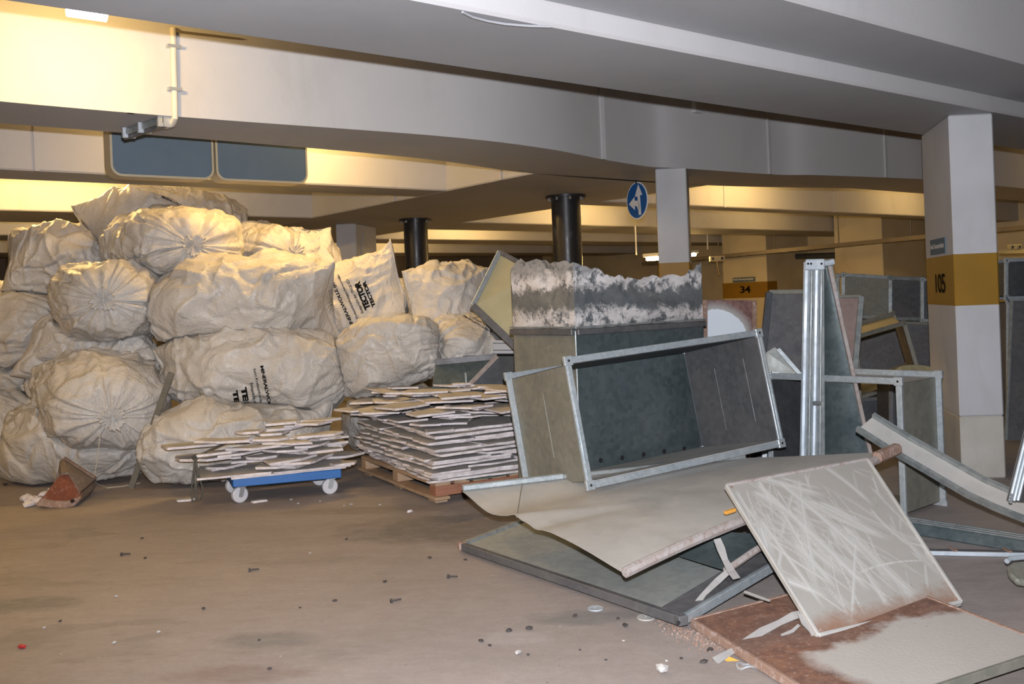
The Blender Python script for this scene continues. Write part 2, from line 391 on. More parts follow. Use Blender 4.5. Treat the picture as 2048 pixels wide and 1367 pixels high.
for (a, b, k, where) in ((-3.2, 4.3, 1.0, 'nearest'), (13.0, 4.2, 1.2, 'nearest'), (-1.5, 6.5, 2.2, 'second'), (3.2, 6.5, 2.1, 'second'), (9.3, 6.7, 1.6, 'second'), (13.2, 6.6, .8, 'second'),
                    (-3.0, 8.9, 1.0, 'third'), (2.2, 9.0, 3.0, 'third'), (9.0, 9.1, 1.8, 'third'), (13.0, 9.0, .7, 'third'), (-2.0, 12.1, .7, 'fourth'), (3.0, 12.1, .7, 'fourth'), (9.0, 12.1, 1.8, 'fourth'),
                    (2.0, 15.2, .6, 'fifth'), (9.5, 15.2, 2.0, 'fifth'), (9.5, 18.8, 1.8, 'sixth')):
    lamp(a, b, LZ, WP * k, 'tube lamp hidden in the %s ceiling trough, %s the column row' % (where, 'left of' if a < 0 else 'close left of' if a < 5 else 'close right of' if a < 10 else 'right of'), group='tube lamps hidden in the ceiling troughs')
# ================================================================== sacks
def _grad(seed):
    r = np.random.default_rng(seed); g = r.normal(size=(256, 3)); g /= np.linalg.norm(g, axis=1)[:, None]
    return g, r.permutation(256)
_GR, _PM = _grad(5)
def pnoise(p):                  # vectorised gradient noise, p (n,3) -> (n,) about -1..1
    i = np.floor(p).astype(int); f = p - i; u = f * f * f * (f * (f * 6 - 15) + 10); out = 0
    for dx in (0, 1):
        for dy in (0, 1):
            for dz in (0, 1):
                h = _PM[(_PM[(_PM[(i[:, 0] + dx) & 255] + i[:, 1] + dy) & 255] + i[:, 2] + dz) & 255]
                g = _GR[h]; d = (f[:, 0] - dx) * g[:, 0] + (f[:, 1] - dy) * g[:, 1] + (f[:, 2] - dz) * g[:, 2]
                wx = u[:, 0] if dx else 1 - u[:, 0]; wy = u[:, 1] if dy else 1 - u[:, 1]; wz = u[:, 2] if dz else 1 - u[:, 2]
                out = out + d * wx * wy * wz
    return out * 1.5

def m_sack():
    m = mat('woven_sack', (.53, .50, .455), .4, 0, .5); t = NT(m); v = t.co()
    oi = t.n('ShaderNodeObjectInfo')
    c = t.mix(t.ramp(t.noise(v, 2.2, 6, .6), [(.35, 0), (.7, 1)]), (.545, .515, .47), (.45, .42, .375))
    dirt = t.ramp(t.noise(v, 4.5, 8, .68, .8), [(.58, 0), (.8, 1)])
    c = t.mix(t.math('MULTIPLY', dirt, .38), c, (.28, .225, .165))
    c = t.mix(t.math('MULTIPLY', oi.outputs['Random'], .22), c, (.46, .43, .39))
    t.base(c)
    t.rough(t.ramp(t.noise(v, 7, 5), [(.3, .24), (.7, .46)]))
    # crumple: stretched ridges in two directions
    n1 = t.noise(t.co((1, 3.2, 1.4), (.4, .2, .7)), 5.0, 5, .55, 1.3)
    r1 = t.math('ABSOLUTE', t.math('SUBTRACT', n1, .5))
    n2 = t.noise(t.co((2.6, 1, 1.7), (.1, .9, .2)), 9.0, 5, .55, 1.0)
    r2 = t.math('ABSOLUTE', t.math('SUBTRACT', n2, .5))
    t.bump(r1, .5, .05); t.bump(r2, .35, .03)
    n3 = t.noise(t.co((1, 1, 1)), 34, 4, .6, .6); t.bump(n3, .16, .008)
    M['sack'] = m
m_sack()
M['twine'] = mat('twine', (.52, .47, .36), .8)

BAGS = {}
class Bag: pass
def bag_frame(N, S, roll):
    ax = (S - N); L = ax.length; ax = ax.normalized()
    wv = ax.cross(Vector((0, 0, 1)))
    if wv.length < .05: wv = Vector((1, 0, 0))
    wv.normalize(); tv = wv.cross(ax).normalized()
    if tv.z < 0: tv = -tv; wv = -wv
    c, s_ = math.cos(roll), math.sin(roll)
    return ax, wv * c + tv * s_, tv * c - wv * s_, L
def def_bag(key, N, S, ra, rb, roll=0, neck='tied', seam='flat', label='', res=1.0, pleat=1.0, ear=.16, seed=0, fold=1.0, sag=0.0):
    b = Bag(); b.key = key; b.N = N; b.S = S; b.ra = ra; b.rb = rb; b.neck = neck; b.seam = seam; b.label = label; b.res = res; b.pleat = pleat; b.ear = ear; b.seed = seed; b.fold = fold; b.sag = sag
    b.ax, b.wv, b.tv, b.L = bag_frame(N, S, math.radians(roll)); b.C = (N + S) / 2
    BAGS[key] = b
def field(b, P):                # soft distance-like measure: 1 on the sack's skin
    d = P - np.array(b.C)
    x = d @ np.array(b.ax) / (b.L * .5); y = d @ np.array(b.wv) / b.ra; z = d @ np.array(b.tv) / b.rb
    fl = 1.0
    return (np.abs(x) ** 3 + np.abs(y) ** 2.4 + np.abs(z) ** 2.4) ** (1 / 2.6)
def bag_surface(b):
    nt, nk = int(126 * b.res), int(150 * b.res)
    t = np.linspace(0, 1, nt); t = t + .055 * np.sin(2 * np.pi * 2 * t) / (2 * np.pi) * -1.0   # denser at the ends
    k = np.linspace(0, 2 * np.pi, nk, endpoint=False)
    T, K = np.meshgrid(t, k, indexing='ij')
    s1 = np.clip(1 - 2 * T, 0, 1); s2 = np.clip(2 * T - 1, 0, 1)
    p = 3.2 if b.neck == 'tied' else 2.8
    r0 = .035 / max(b.ra, .1)
    dome1 = np.sqrt(np.clip(1 - s1 ** p, 0, 1)) * (1 - r0) + r0 * (s1 > 0) + r0 * (s1 == 0)
    if b.neck == 'round': dome1 = np.sqrt(np.clip(1 - s1 ** p, 0, 1))
    if b.seam == 'flat':
        wa = 1 + b.ear * s2 ** 3 - .06 * s2; wb = np.clip(1 - s2 ** 2.3, 0, 1) ** .7 + .012
        wb = np.minimum(wb, 1)
    else:
        d2 = np.sqrt(np.clip(1 - s2 ** 3.0, 0, 1)); wa = d2; wb = d2
    a = b.ra * np.where(T < .5, dome1, wa); c = b.rb * np.where(T < .5, dome1, wb)
    if b.neck == 'flat':        # sewn at both ends
        wa1 = 1 + b.ear * s1 ** 3 - .06 * s1; wb1 = np.minimum(np.clip(1 - s1 ** 2.3, 0, 1) ** .7 + .012, 1)
        a = b.ra * np.where(T < .5, wa1, wa); c = b.rb * np.where(T < .5, wb1, wb)
    e = .86
    cy = np.sign(np.cos(K)) * np.abs(np.cos(K)) ** e; sz = np.sign(np.sin(K)) * np.abs(np.sin(K)) ** e
    X = (T - .5) * b.L; Y = a * cy; Z = c * sz
    if b.seam == 'flat': X = X - .05 * b.L * s2 ** 4 * np.cos(np.pi * np.clip(np.abs(cy), 0, 1) ) * .6
    # outward direction
    nx = np.where(T < .5, -s1 ** 3, s2 ** 5 * (1 if b.seam != 'flat' else .15)); ny = cy * (1 - .6 * np.abs(nx)) / b.ra; nz = sz * (1 - .6 * np.abs(nx)) / b.rb
    nn = np.stack([nx / (b.L * .5), ny, nz], -1); nn /= np.linalg.norm(nn, axis=-1, keepdims=True) + 1e-9
    Lc = np.stack([X, Y, Z], -1).reshape(-1, 3); nn = nn.reshape(-1, 3)
    q = Lc + b.seed * 13.7
    calm = np.ones(len(Lc))
    if b.seam == 'flat': calm = 1 - .75 * (s2 ** 6).reshape(-1)
    big = pnoise(q * 1.7) * .085 + pnoise(q * 4.0 + 7) * .032
    wq = q + .12 * np.stack([pnoise(q * 2.6 + 31), pnoise(q * 2.6 + 57), pnoise(q * 2.6 + 83)], -1)
    n1 = pnoise(wq * np.array([2.4, 4.6, 4.6]) + 3); n2 = pnoise(wq * np.array([5.2, 3.0, 3.0]) + 19); n3 = pnoise(wq * 7.5 + 41)
    rid = np.exp(-np.abs(n1) / .12) * .034 + np.exp(-np.abs(n2) / .10) * .024 + np.exp(-np.abs(n3) / .12) * .011 + np.exp(-np.abs(pnoise(wq * np.array([9., 14., 14.]) + 91)) / .14) * .003
    val = -np.exp(-np.abs(pnoise(wq * np.array([3.0, 5.0, 5.0]) + 67)) / .07) * .024
    disp = (big + (rid + val) * b.fold) * calm
    # gathers running into the tied neck
    if b.neck == 'tied':
        s = s1.reshape(-1); kk = K.reshape(-1)
        ph = pnoise(np.stack([np.cos(kk) * 1.7 + b.seed, np.sin(kk) * 1.7, s * 1.2], -1)) * 1.6
        pl_ = 0
        for n, am in ((11, .5), (17, .45), (29, .3)):
            pl_ = pl_ + am * (np.abs(np.sin(kk * n / 2 + ph * n / 9 + n * 1.3 + b.seed)) ** .6 - .6)
        disp = disp * (1 - .55 * s ** 1.5) + b.pleat * .056 * pl_ * (s ** 2.2) * (1 - s ** 22) + b.pleat * .014 * pl_ * s ** 1.0
        Lc[:, 0] += .035 * s ** 14           # the knot sits in a dimple
    P = Lc + nn * disp[:, None]
    W = np.array(b.C) + P[:, :1] * np.array(b.ax) + P[:, 1:2] * np.array(b.wv) + P[:, 2:] * np.array(b.tv)
    axp = np.array(b.C) + np.clip(Lc[:, :1], -.36 * b.L, .36 * b.L) * np.array(b.ax)
    return W, axp, nt, nk
def settle(b, W, axp):
    others = [o for o in BAGS.values() if o is not b and (o.C - b.C).length < (o.L + b.L) * .5 + .35]
    for o in others:
        Fi, Fo = field(b, W), field(o, W); bad = Fo < np.minimum(Fi, 1.02)
        if not bad.any(): continue
        Wb, Ab = W[bad], axp[bad]; lo = np.full(len(Wb), .25); hi = np.ones(len(Wb))
        for _ in range(14):
            mid = (lo + hi) / 2; Q = Ab + (Wb - Ab) * mid[:, None]
            ins = field(o, Q) < np.maximum(field(b, Q), 1e-3)
            hi = np.where(ins, mid, hi); lo = np.where(ins, lo, mid)
        W[bad] = Ab + (Wb - Ab) * lo[:, None]
    # lie on the floor
    z = W[:, 2]; W[:, 2] = np.where(z < .05, .006 + .044 * np.exp((z - .05) / .044), z)
    return W
def smooth_grid(W, nt, nk, mask_strength=.5, it=1):
    A = W.reshape(nt, nk, 3)
    for _ in range(it):
        B = A.copy(); B[1:-1] = (A[:-2] + A[2:] + np.roll(A, 1, 1)[1:-1] + np.roll(A, -1, 1)[1:-1]) / 4
        A = A * (1 - mask_strength) + B * mask_strength
    return A.reshape(-1, 3)
BAGMESH = {}
def build_bag(b):
    W, axp, nt, nk = bag_surface(b); W = settle(b, W, axp); W = smooth_grid(W, nt, nk, .25, 1)
    i = np.arange(nt - 1)[:, None] * nk; j = np.arange(nk)[None, :]; j2 = (j + 1) % nk
    q = np.stack([i + j, i + j2, i + nk + j2, i + nk + j], -1).reshape(-1, 4)
    verts = W.tolist(); faces = q.tolist()
    n = len(verts); verts += [W[:nk].mean(0).tolist(), W[-nk:].mean(0).tolist()]
    faces += [[n, (k + 1) % nk, k] for k in range(nk)]
    o0 = (nt - 1) * nk; faces += [[n + 1, o0 + k, o0 + (k + 1) % nk] for k in range(nk)]
    base = W.mean(0); base[2] = W[:, 2].min()
    root = empty('waste_sack', base); tag(root, b.label, 'sack', 'woven mineral wool sacks in the pile')
    me = bpy.data.meshes.new('sack_body'); me.from_pydata(verts, [], faces); me.polygons.foreach_set('use_smooth', [True] * len(me.polygons)); me.update()
    link('sack_body', me, M['sack'], root)
    b.root = root; b.bvh = None; b.data = (verts, faces)
    kn = Vector(W[:nk].mean(0))
    if b.neck == 'tied' and b.res > .6:
        d = -b.ax; x = b.wv; y = b.tv; nk2 = 84; rings = []
        prof = [(-.035, .045), (.0, .036), (.02, .044), (.04, .062), (.056, .076), (.062, .080), (.058, .066), (.05, .045), (.054, .03), (.048, .012)]
        vs = []
        for ri, (h, r) in enumerate(prof):
            for k in range(nk2):
                an = 2 * math.pi * k / nk2
                am = .3 * math.sin(an * 11 + b.seed + ri * .9) + .35 * math.sin(an * 17 + 2 * b.seed - ri * .8) + .4 * math.sin(an * 3 + ri * .6 + b.seed)
                rr = r * (1 + (.10 + .20 * min(ri, 5) / 5) * am); hh = h + .02 * am * min(ri, 5) / 5
                vs.append(kn + d * hh + (x * math.cos(an) + y * math.sin(an)) * rr)
        fs = [(r * nk2 + k, r * nk2 + (k + 1) % nk2, (r + 1) * nk2 + (k + 1) % nk2, (r + 1) * nk2 + k) for r in range(len(prof) - 1) for k in range(nk2)]
        c0 = len(vs); vs.append(kn + d * .045)
        fs += [((len(prof) - 1) * nk2 + k, (len(prof) - 1) * nk2 + (k + 1) % nk2, c0) for k in range(nk2)]
        MB().add(vs, fs).build('gathered_neck', M['sack'], root, True, angle=180)
        ring = [kn + d * (.002 + .004 * math.sin(3 * a_)) + (x * math.cos(a_) + y * math.sin(a_)) * .034 for a_ in np.linspace(0, 2 * math.pi, 20)]
        MB().tube(ring, .004, 6).build('tie_string', M['twine'], root, True)
    if b.seam == 'flat' and b.res > .6:
        edge = W[(nt - 1) * nk:]; top = [Vector(edge[k]) for k in range(0, nk // 2 + 1, 2)]
        MB().tube(top, .006, 5).build('sewn_seam', M['sack'], root, True)

def D(key, n, s, *a, **k): def_bag(key, dp(*n), dp(*s), *a, **k)
D('round_upper', (207, 600, 6.62), (238, 606, 7.85), .405, .305, 8, label='sack with a large knot rosette, left of the long sack top of the second row', seed=1)
D('round_lower', (226, 836, 6.36), (188, 752, 7.45), .425, .335, -6, label='sack with its knot low at the front, above the rusty scoop', seed=2)
D('round_top', (386, 490, 6.95), (300, 492, 8.15), .46, .295, -4, label='sack near the top of the pile with radiating pleats around a dark knot', seed=3, pleat=1.2)
D('long_second', (300, 608, 6.95), (662, 602, 7.1), .31, .34, 62, neck='round', label='long sack with a folded pointed corner lying below the dark-knotted sack', seed=4, fold=.9, ear=.1)
D('long_print', (700, 742, 6.98), (316, 735, 6.9), .30, .335, 80, label='long grey sack with black upright lettering in the middle of the pile', seed=5, pleat=.6, ear=-.45, fold=.9)
D('bottom_mid', (284, 892, 6.5), (655, 872, 6.85), .27, .31, 82, neck='round', label='stained sack on the floor behind the blue dolly', seed=6, ear=0, fold=1.0)
D('bottom_left', (300, 880, 6.8), (12, 888, 7.0), .285, .33, 76, neck='round', label='greyish sack on the floor behind the rusty scoop', seed=7, ear=-.2)
D('left_low', (92, 842, 7.25), (-170, 842, 7.6), .245, .3, 80, label='sack cut by the left picture edge, lowest of those there', seed=8, pleat=.7)
D('left_mid', (100, 748, 7.5), (-160, 736, 7.8), .23, .26, 75, label='sack cut by the left edge, just above the lowest one', seed=9, neck='round')
D('left_flap', (330, 728, 7.15), (52, 694, 7.1), .21, .26, 62, neck='round', label='sack with a pointed loose flap behind the low-knotted sack', seed=10, ear=.15)
D('left_high', (132, 655, 7.3), (-110, 672, 7.6), .30, .32, 80, label='bulging sack at the left edge below the long-eared sack', seed=11, pleat=.8)
D('left_far', (75, 612, 8.2), (-130, 604, 8.4), .2, .24, 80, neck='round', seam='round', label='barely visible sack at the far left edge', seed=12, res=.6)
D('ear_left', (226, 526, 7.65), (16, 530, 7.55), .27, .31, 68, neck='round', label='sack with a long sharp ear poking out at the upper left', seed=13, ear=.05)
D('summit', (488, 470, 8.5), (170, 475, 7.6), .40, .40, 62, label='topmost sack forming the summit of the pile', seed=14, neck='round', ear=-.2)
D('behind_right', (588, 508, 7.75), (462, 496, 8.7), .31, .235, 0, label='sack right of the dark-knotted sack near the top', seed=15, pleat=.8)
D('ear_right', (628, 680, 8.0), (624, 462, 7.95), .23, .22, 10, neck='round', label='sack with one corner pointing straight up beside the pale column', seed=16, ear=-.25)
D('print_upright', (612, 640, 7.75), (806, 566, 7.45), .37, .24, 83, neck='round', label='upright pillow-shaped sack with black lettering and a tall pointed corner', seed=17, ear=.06, fold=.6)
D('right_low', (884, 694, 7.0), (668, 722, 7.05), .245, .3, 78, label='sack behind the tall plasterboard stack, left of the sack with upside-down lettering', seed=18, seam='round')
D('right_hump', (985, 598, 8.05), (822, 606, 7.35), .31, .25, 78, neck='round', label='sack with a hump in front of the slimmer black post', seed=19, ear=-.12)
D('right_print', (868, 690, 7.0), (1022, 690, 7.35), .215, .27, 70, label='sack with upside-down lettering beside the torn square duct', seed=20, seam='round', pleat=.7)
D('gap_fill', (330, 740, 7.55), (520, 650, 7.9), .3, .3, 20, neck='round', seam='round', label='shaded sack in the dark gap between the two long sacks', seed=21, res=.6)
D('fill_right', (640, 600, 8.3), (860, 640, 8.4), .36, .34, 20, neck='round', seam='round', label='half-hidden sack behind the upright lettered sack', seed=22, res=.6)
D('fill_top', (430, 580, 8.0), (640, 570, 8.2), .3, .3, 20, neck='round', seam='round', label='half-hidden sack under the topmost sacks', seed=23, res=.6)
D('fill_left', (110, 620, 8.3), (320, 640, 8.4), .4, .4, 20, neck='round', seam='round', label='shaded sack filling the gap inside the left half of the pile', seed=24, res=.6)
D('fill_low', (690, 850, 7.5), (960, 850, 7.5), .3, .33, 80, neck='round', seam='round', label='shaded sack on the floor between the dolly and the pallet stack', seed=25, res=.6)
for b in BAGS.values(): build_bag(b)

# black print, laid onto the sack's skin
def print_on(key, s, org, xdir, ydir, wpx, hpx, name='print', bold=.02):
    """org: pixel of the text's lower left; xdir, ydir: pixel directions of reading and of letter height"""
    b = BAGS[key]
    if b.bvh is None: b.bvh = BVHTree.FromPolygons(b.data[0], b.data[1])
    vs, fs, w_, h_ = text_mesh(s, 1.0, bold)
    bm = bmesh.new(); bv = [bm.verts.new((x / w_ * wpx, y / h_ * hpx, 0)) for x, y in vs]
    for f in fs:
        try: bm.faces.new([bv[i] for i in f])
        except ValueError: pass
    bmesh.ops.triangulate(bm, faces=bm.faces)
    for _ in range(3):
        es = [e for e in bm.edges if e.calc_length() > 6]
        if es: bmesh.ops.subdivide_edges(bm, edges=es, cuts=1)
        bmesh.ops.triangulate(bm, faces=[f for f in bm.faces if len(f.verts) > 3])
    bm.verts.index_update()
    X = Vector(xdir).normalized(); Y = Vector(ydir).normalized(); pts = []; ok = []
    for v in bm.verts:
        u = org[0] + X.x * v.co.x + Y.x * v.co.y; w2 = org[1] + X.y * v.co.x + Y.y * v.co.y
        d = ray(u, w2).normalized(); h = b.bvh.ray_cast(EYE, d)
        ok.append(h[0] is not None); pts.append(h[0] - d * .006 if h[0] is not None else EYE)
    fs2 = [tuple(v.index for v in f.verts) for f in bm.faces if all(ok[v.index] for v in f.verts)]
    bm.free()
    if fs2:
        used = sorted({i for f in fs2 for i in f}); ix = {k: n for n, k in enumerate(used)}
        MB().add([pts[i] for i in used], [tuple(ix[i] for i in f) for f in fs2]).build(name, M['black_ink'], b.root)
L4 = ('MINERALWOLLE (KMF)', 'kann Krebserkrankungen hervorrufen', 'Entspricht der TRGS 521', 'TECTOR')
def print_block(key, lines):
    for s, org, xd, yd, wp, hp, bold in lines: print_on(key, s, org, xd, yd, wp, hp, 'print', bold)
print_block('print_upright', [
    (L4[0], (712, 654), (-.44, -.95), (-.95, .44), 118, 9, .03), (L4[1], (724, 650), (-.42, -.95), (-.95, .42), 112, 6, .01),
    (L4[2], (729, 624), (-.44, -.95), (-.95, .44), 74, 7, .015), ('TECTOR', (742, 616), (-.38, -.92), (-.92, .38), 60, 13, .06), ('TECTOR', (752, 612), (-.38, -.92), (-.92, .38), 56, 8, .06)])
print_block('long_print', [
    (L4[0], (518, 732), (.20, .98), (.98, -.20), 128, 9, .03), (L4[1], (505, 738), (.20, .98), (.98, -.20), 132, 7, .01),
    (L4[2], (498, 766), (.18, .98), (.98, -.18), 84, 8, .015), ('TECTOR', (481, 775), (.18, .98), (.98, -.18), 92, 12, .06), ('TECTOR', (464, 781), (.18, .98), (.98, -.18), 92, 11, .06)])
print_block('right_print', [(L4[0], (985, 668), (-.86, -.5), (.4, -.9), 70, 5, .02), (L4[2], (990, 663), (-.86, -.5), (.4, -.9), 52, 4, .01), ('TECTOR', (992, 668), (-.72, -.7), (.65, -.72), 40, 10, .06)])
print_block('summit', [(L4[0], (322, 396), (.9, .42), (.42, -.9), 60, 6, .03)])
# twine hanging from the low knot and trailing over the floor
def twine(name, pts, lab, r=.003, mt='twine'):
    o = MB().tube(pts, r, 5).build(name, M[mt], None, True); tag(o, lab, 'string'); return o
twine('loose_string', [dp(200, 868, 6.30), dp(197, 900, 6.32), dp(193, 930, 6.34), dp(187, 955, 6.36), gp(192, 966, .006), gp(215, 975, .006), gp(245, 972, .006), gp(280, 965, .006)], 'thin pale string trailing from the low-knotted sack over the floor')
twine('loose_string', [dp(706, 742, 6.72), dp(716, 728, 6.70), dp(728, 722, 6.68), dp(735, 732, 6.68), dp(730, 742, 6.7), dp(722, 738, 6.72)], 'small loop of twine at the tied end of the lettered long sack')
# ================================================================== plasterboard, pallet, dolly
def m_gyp():
    m = mat('gypsum_core', (.70, .64, .62), .85); t = NT(m); v = t.co()
    t.base(t.mix(t.ramp(t.noise(v, 30, 5), [(.35, 0), (.7, 1)]), (.74, .68, .665), (.56, .50, .48))); t.bump(t.noise(v, 80, 5), .5, .004); M['gyp_edge'] = m
    m = mat('gypsum_paper', (.5, .48, .45), .8); t = NT(m); v = t.co(); oi = t.n('ShaderNodeObjectInfo')
    c = t.mix(t.ramp(t.noise(v, 9, 6), [(.4, 0), (.62, 1)]), (.46, .43, .39), (.60, .555, .50))
    c = t.mix(t.math('MULTIPLY', oi.outputs['Random'], .55), c, (.33, .325, .32)); t.base(c); M['gyp_face'] = m
m_gyp()
def rag(poly, amp, step):        # break the straight edges of a polygon up
    out = []
    n = len(poly)
    for i in range(n):
        a = Vector(poly[i]); b = Vector(poly[(i + 1) % n]); L = (b - a).length; k = max(1, int(L / step)); nr = Vector((-(b - a).y, (b - a).x)) / max(L, 1e-6)
        for j in range(k):
            q = a + (b - a) * (j / k); out.append(q + nr * random.uniform(-amp, amp) + (b - a) / k * random.uniform(-.2, .2) * (j > 0))
    return out
def board_mesh(poly, th):
    n = len(poly); b = MB()
    b.add([(p.x, p.y, 0) for p in poly] + [(p.x + random.uniform(-.006, .006), p.y + random.uniform(-.006, .006), th) for p in poly],
          [tuple(range(n - 1, -1, -1)), tuple(range(n, 2 * n))]); b.m = [0, 0]
    b.f += [(i, (i + 1) % n, n + (i + 1) % n, n + i) for i in range(n)]; b.m += [1] * n
    return b
def board(poly, loc, tilt, frame, th, lab, grp, mats=None):
    """poly in the stack's own plane; frame = (origin, e_u, e_v)"""
    cx = sum(p.x for p in poly) / len(poly); cy = sum(p.y for p in poly) / len(poly)
    b = board_mesh([Vector((p.x - cx, p.y - cy)) for p in poly], th)
    me = bpy.data.meshes.new('plasterboard_piece'); me.from_pydata(b.v, [], b.f)
    for m_ in (mats or (M['gyp_face'], M['gyp_edge'])): me.materials.append(m_)
    for p, mi in zip(me.polygons, b.m): p.material_index = mi
    o = bpy.data.objects.new('plasterboard_piece', me); COL.objects.link(o)
    O, eu, ev = frame; R = Matrix((eu, ev, Vector((0, 0, 1)))).transposed().to_4x4()
    o.matrix_world = Matrix.Translation(O + eu * cx + ev * cy + Vector((0, 0, loc))) @ R @ Matrix.Rotation(tilt[0], 4, 'X') @ Matrix.Rotation(tilt[1], 4, 'Y')
    tag(o, lab, 'plasterboard', grp); return o
class Heap:                      # remembers how high the pile already is, so that pieces rest on each other
    def __init__(s, u0, u1, v0, v1, z, res=.02):
        s.u = np.arange(u0, u1, res); s.v = np.arange(v0, v1, res); s.h = np.full((len(s.u), len(s.v)), z); s.z0 = z
    def cells(s, poly):
        U, V = np.meshgrid(s.u, s.v, indexing='ij'); ins = np.zeros(U.shape, bool); n = len(poly)
        for i in range(n):
            a, b = poly[i], poly[(i + 1) % n]
            if abs(b.y - a.y) < 1e-9: continue
            c = ((a.y > V) != (b.y > V)) & (U < (b.x - a.x) * (V - a.y) / (b.y - a.y) + a.x); ins ^= c
        g = ins.copy(); g[1:] |= ins[:-1]; g[:-1] |= ins[1:]; g[:, 1:] |= ins[:, :-1]; g[:, :-1] |= ins[:, 1:]
        return g
    def drop(s, poly, th, tilt=0.0):
        g = s.cells(poly)
        if not g.any(): return s.z0
        r = max((p_ - q_).length for p_ in poly for q_ in poly) / 2 * tilt
        z = float(np.percentile(s.h[g], 94)) + r * .5 + .0008; s.h[g] = z + th + r; return z
def clip(poly, p, n):            # keep the side of the polygon where (x-p).n <= 0
    out = []
    for i in range(len(poly)):
        a, b = poly[i], poly[(i + 1) % len(poly)]; da, db = (a - p).dot(n), (b - p).dot(n)
        if da <= 0: out.append(a)
        if da * db < 0: out.append(a + (b - a) * (da / (da - db)))
    return out
def ang(d): return math.radians(d)

# ---- pallet
pn = Vector((-.495, 5.64, 0)); ea = ang(29); PU = Vector((math.cos(ea), math.sin(ea), 0)); PV = Vector((-math.sin(ea), math.cos(ea), 0)); PW, PL = .86, 1.28
def m_wood(name, c1, c2, dark):
    m = mat(name, c1, .75); t = NT(m)
    g = t.noise(t.co((1, 1, 9)), 6, 6, .6, .6); c = t.mix(t.ramp(g, [(.35, 0), (.7, 1)]), c1, c2)
    c = t.mix(t.math('MULTIPLY', t.ramp(t.noise(t.co(), 12, 6, .65), [(.55, 0), (.75, 1)]), .5), c, dark); t.base(c); t.bump(g, .3, .006); M[name] = m
m_wood('pallet_wood', (.34, .225, .135), (.44, .31, .20), (.13, .085, .055))
m_wood('red_board', (.26, .105, .06), (.34, .155, .09), (.14, .06, .04))
m_wood('grey_wood', (.12, .112, .088), (.165, .155, .125), (.07, .063, .05))
pal = empty('wooden_pallet', pn + PU * PW / 2 + PV * PL / 2); tag(pal, 'wooden pallet carrying the tall stack of broken plasterboard', 'pallet')
def pbox(nm, u0, u1, v0, v1, z0, z1, mt): MB().hexa([pn + PU * a + PV * b_ + up * z for z in (z0, z1) for a, b_ in ((u0, v0), (u1, v0), (u1, v1), (u0, v1))]).build(nm, mt, pal, bevel=.003)
for k in range(7):
    u0 = k * (PW - .1) / 6; pbox('deck_board', u0, u0 + .1, 0, PL, .105, .127, M['pallet_wood'])
for v0 in (0, PL / 2 - .045, PL - .09): pbox('stringer', .0, PW, v0, v0 + .09, .045, .105, M['red_board'] if v0 == 0 else M['pallet_wood'])
for u0 in (-.02, PW / 2 - .05, PW - .1): pbox('bottom_board', u0, u0 + .1, -.03, PL + .02, .026, .045, M['pallet_wood'])
for u0 in (0, PW / 2 - .05, PW - .1):
    for v0 in (.03, PL / 2 - .06, PL - .14): pbox('foot_block', u0 + .01, u0 + .09, v0, v0 + .11, 0, .027, M['pallet_wood'])

def stack(frame, W_, L_, heap, ztop, lab, grp, over=.03):
    while float(np.median(heap.h[5:-5, 5:-5])) < ztop:
        r = [Vector((random.uniform(-over, over * .6), random.uniform(-over, over * .6))), Vector((W_ + random.uniform(-.02, .03), random.uniform(-over, over * .8))), Vector((W_ + random.uniform(-.02, .03), L_ + random.uniform(-.1, .05))), Vector((random.uniform(-over, over), L_ + random.uniform(-.12, .06)))]
        kind = random.random(); parts_ = []
        if kind < .30: parts_ = [r]
        else:
            for _ in range(1 if kind < .7 else 2):
                p = Vector((random.uniform(.1, W_ * .7), random.uniform(.15, L_ * .75))); a = random.choice([0, 90]) + random.uniform(-28, 28)
                nrm = Vector((math.cos(ang(a)), math.sin(ang(a)))); src = parts_ or [r]; new = []
                for q in src:
                    for s_ in (1, -1):
                        c = clip(q, p, nrm * s_)
                        if len(c) > 2: new.append(c)
                parts_ = new
        for q in parts_:
            sh = Vector((random.uniform(-.03, .03), random.uniform(-.03, .03))); q = [v + sh for v in q]
            th = random.choice([.0125, .0125, .015, .0125, .018]); pq = rag(q, .013, .07)
            board(pq, heap.drop(pq, th), (0, 0), frame, th, lab, grp)
        if random.random() < .35:    # thin strip lost between two layers, leaves a dark gap
            u, v_ = random.uniform(.1, W_ - .1), random.uniform(.1, L_ - .1); frag(frame, (u, v_), .08, heap, lab, grp, 2.2, 0.0)
def frag(frame, c, rad, heap, lab, grp, asp=1.0, tilt=0.0, a0=None, th=.0125):
    a0 = random.uniform(0, 6.28) if a0 is None else a0; n = random.choice([4, 4, 5, 5, 6]); poly = []
    for k in range(n):
        an = 2 * math.pi * (k + random.uniform(-.25, .25)) / n; r = rad * random.uniform(.75, 1.2)
        x, y = math.cos(an) * r * asp, math.sin(an) * r; poly.append(Vector((c[0] + x * math.cos(a0) - y * math.sin(a0), c[1] + x * math.sin(a0) + y * math.cos(a0))))
    pq = rag(poly, .006, .06); tx, ty = random.uniform(-tilt, tilt), random.uniform(-tilt, tilt)
    z = heap.drop(pq, th, max(abs(tx), abs(ty)) * .8) if isinstance(heap, Heap) else heap
    return board(pq, z, (tx, ty), frame, th, lab, grp)
random.seed(21)
LAB1, GRP1 = 'broken plasterboard piece in the tall stack on the wooden pallet', 'plasterboard pieces on the pallet'
pf = (pn.copy(), PU, PV)
hp = Heap(-.15, PW + .15, -.15, PL + .45, .129); stack(pf, PW, PL, hp, .425, LAB1, GRP1, .05); zt = float(np.median(hp.h[10:-10, 10:-10]))
def dome(u, v_):                 # height of the loose heap over the even layers
    return max(0, 1 - ((u - .45) / .62) ** 2 - ((v_ - .62) / .85) ** 2)
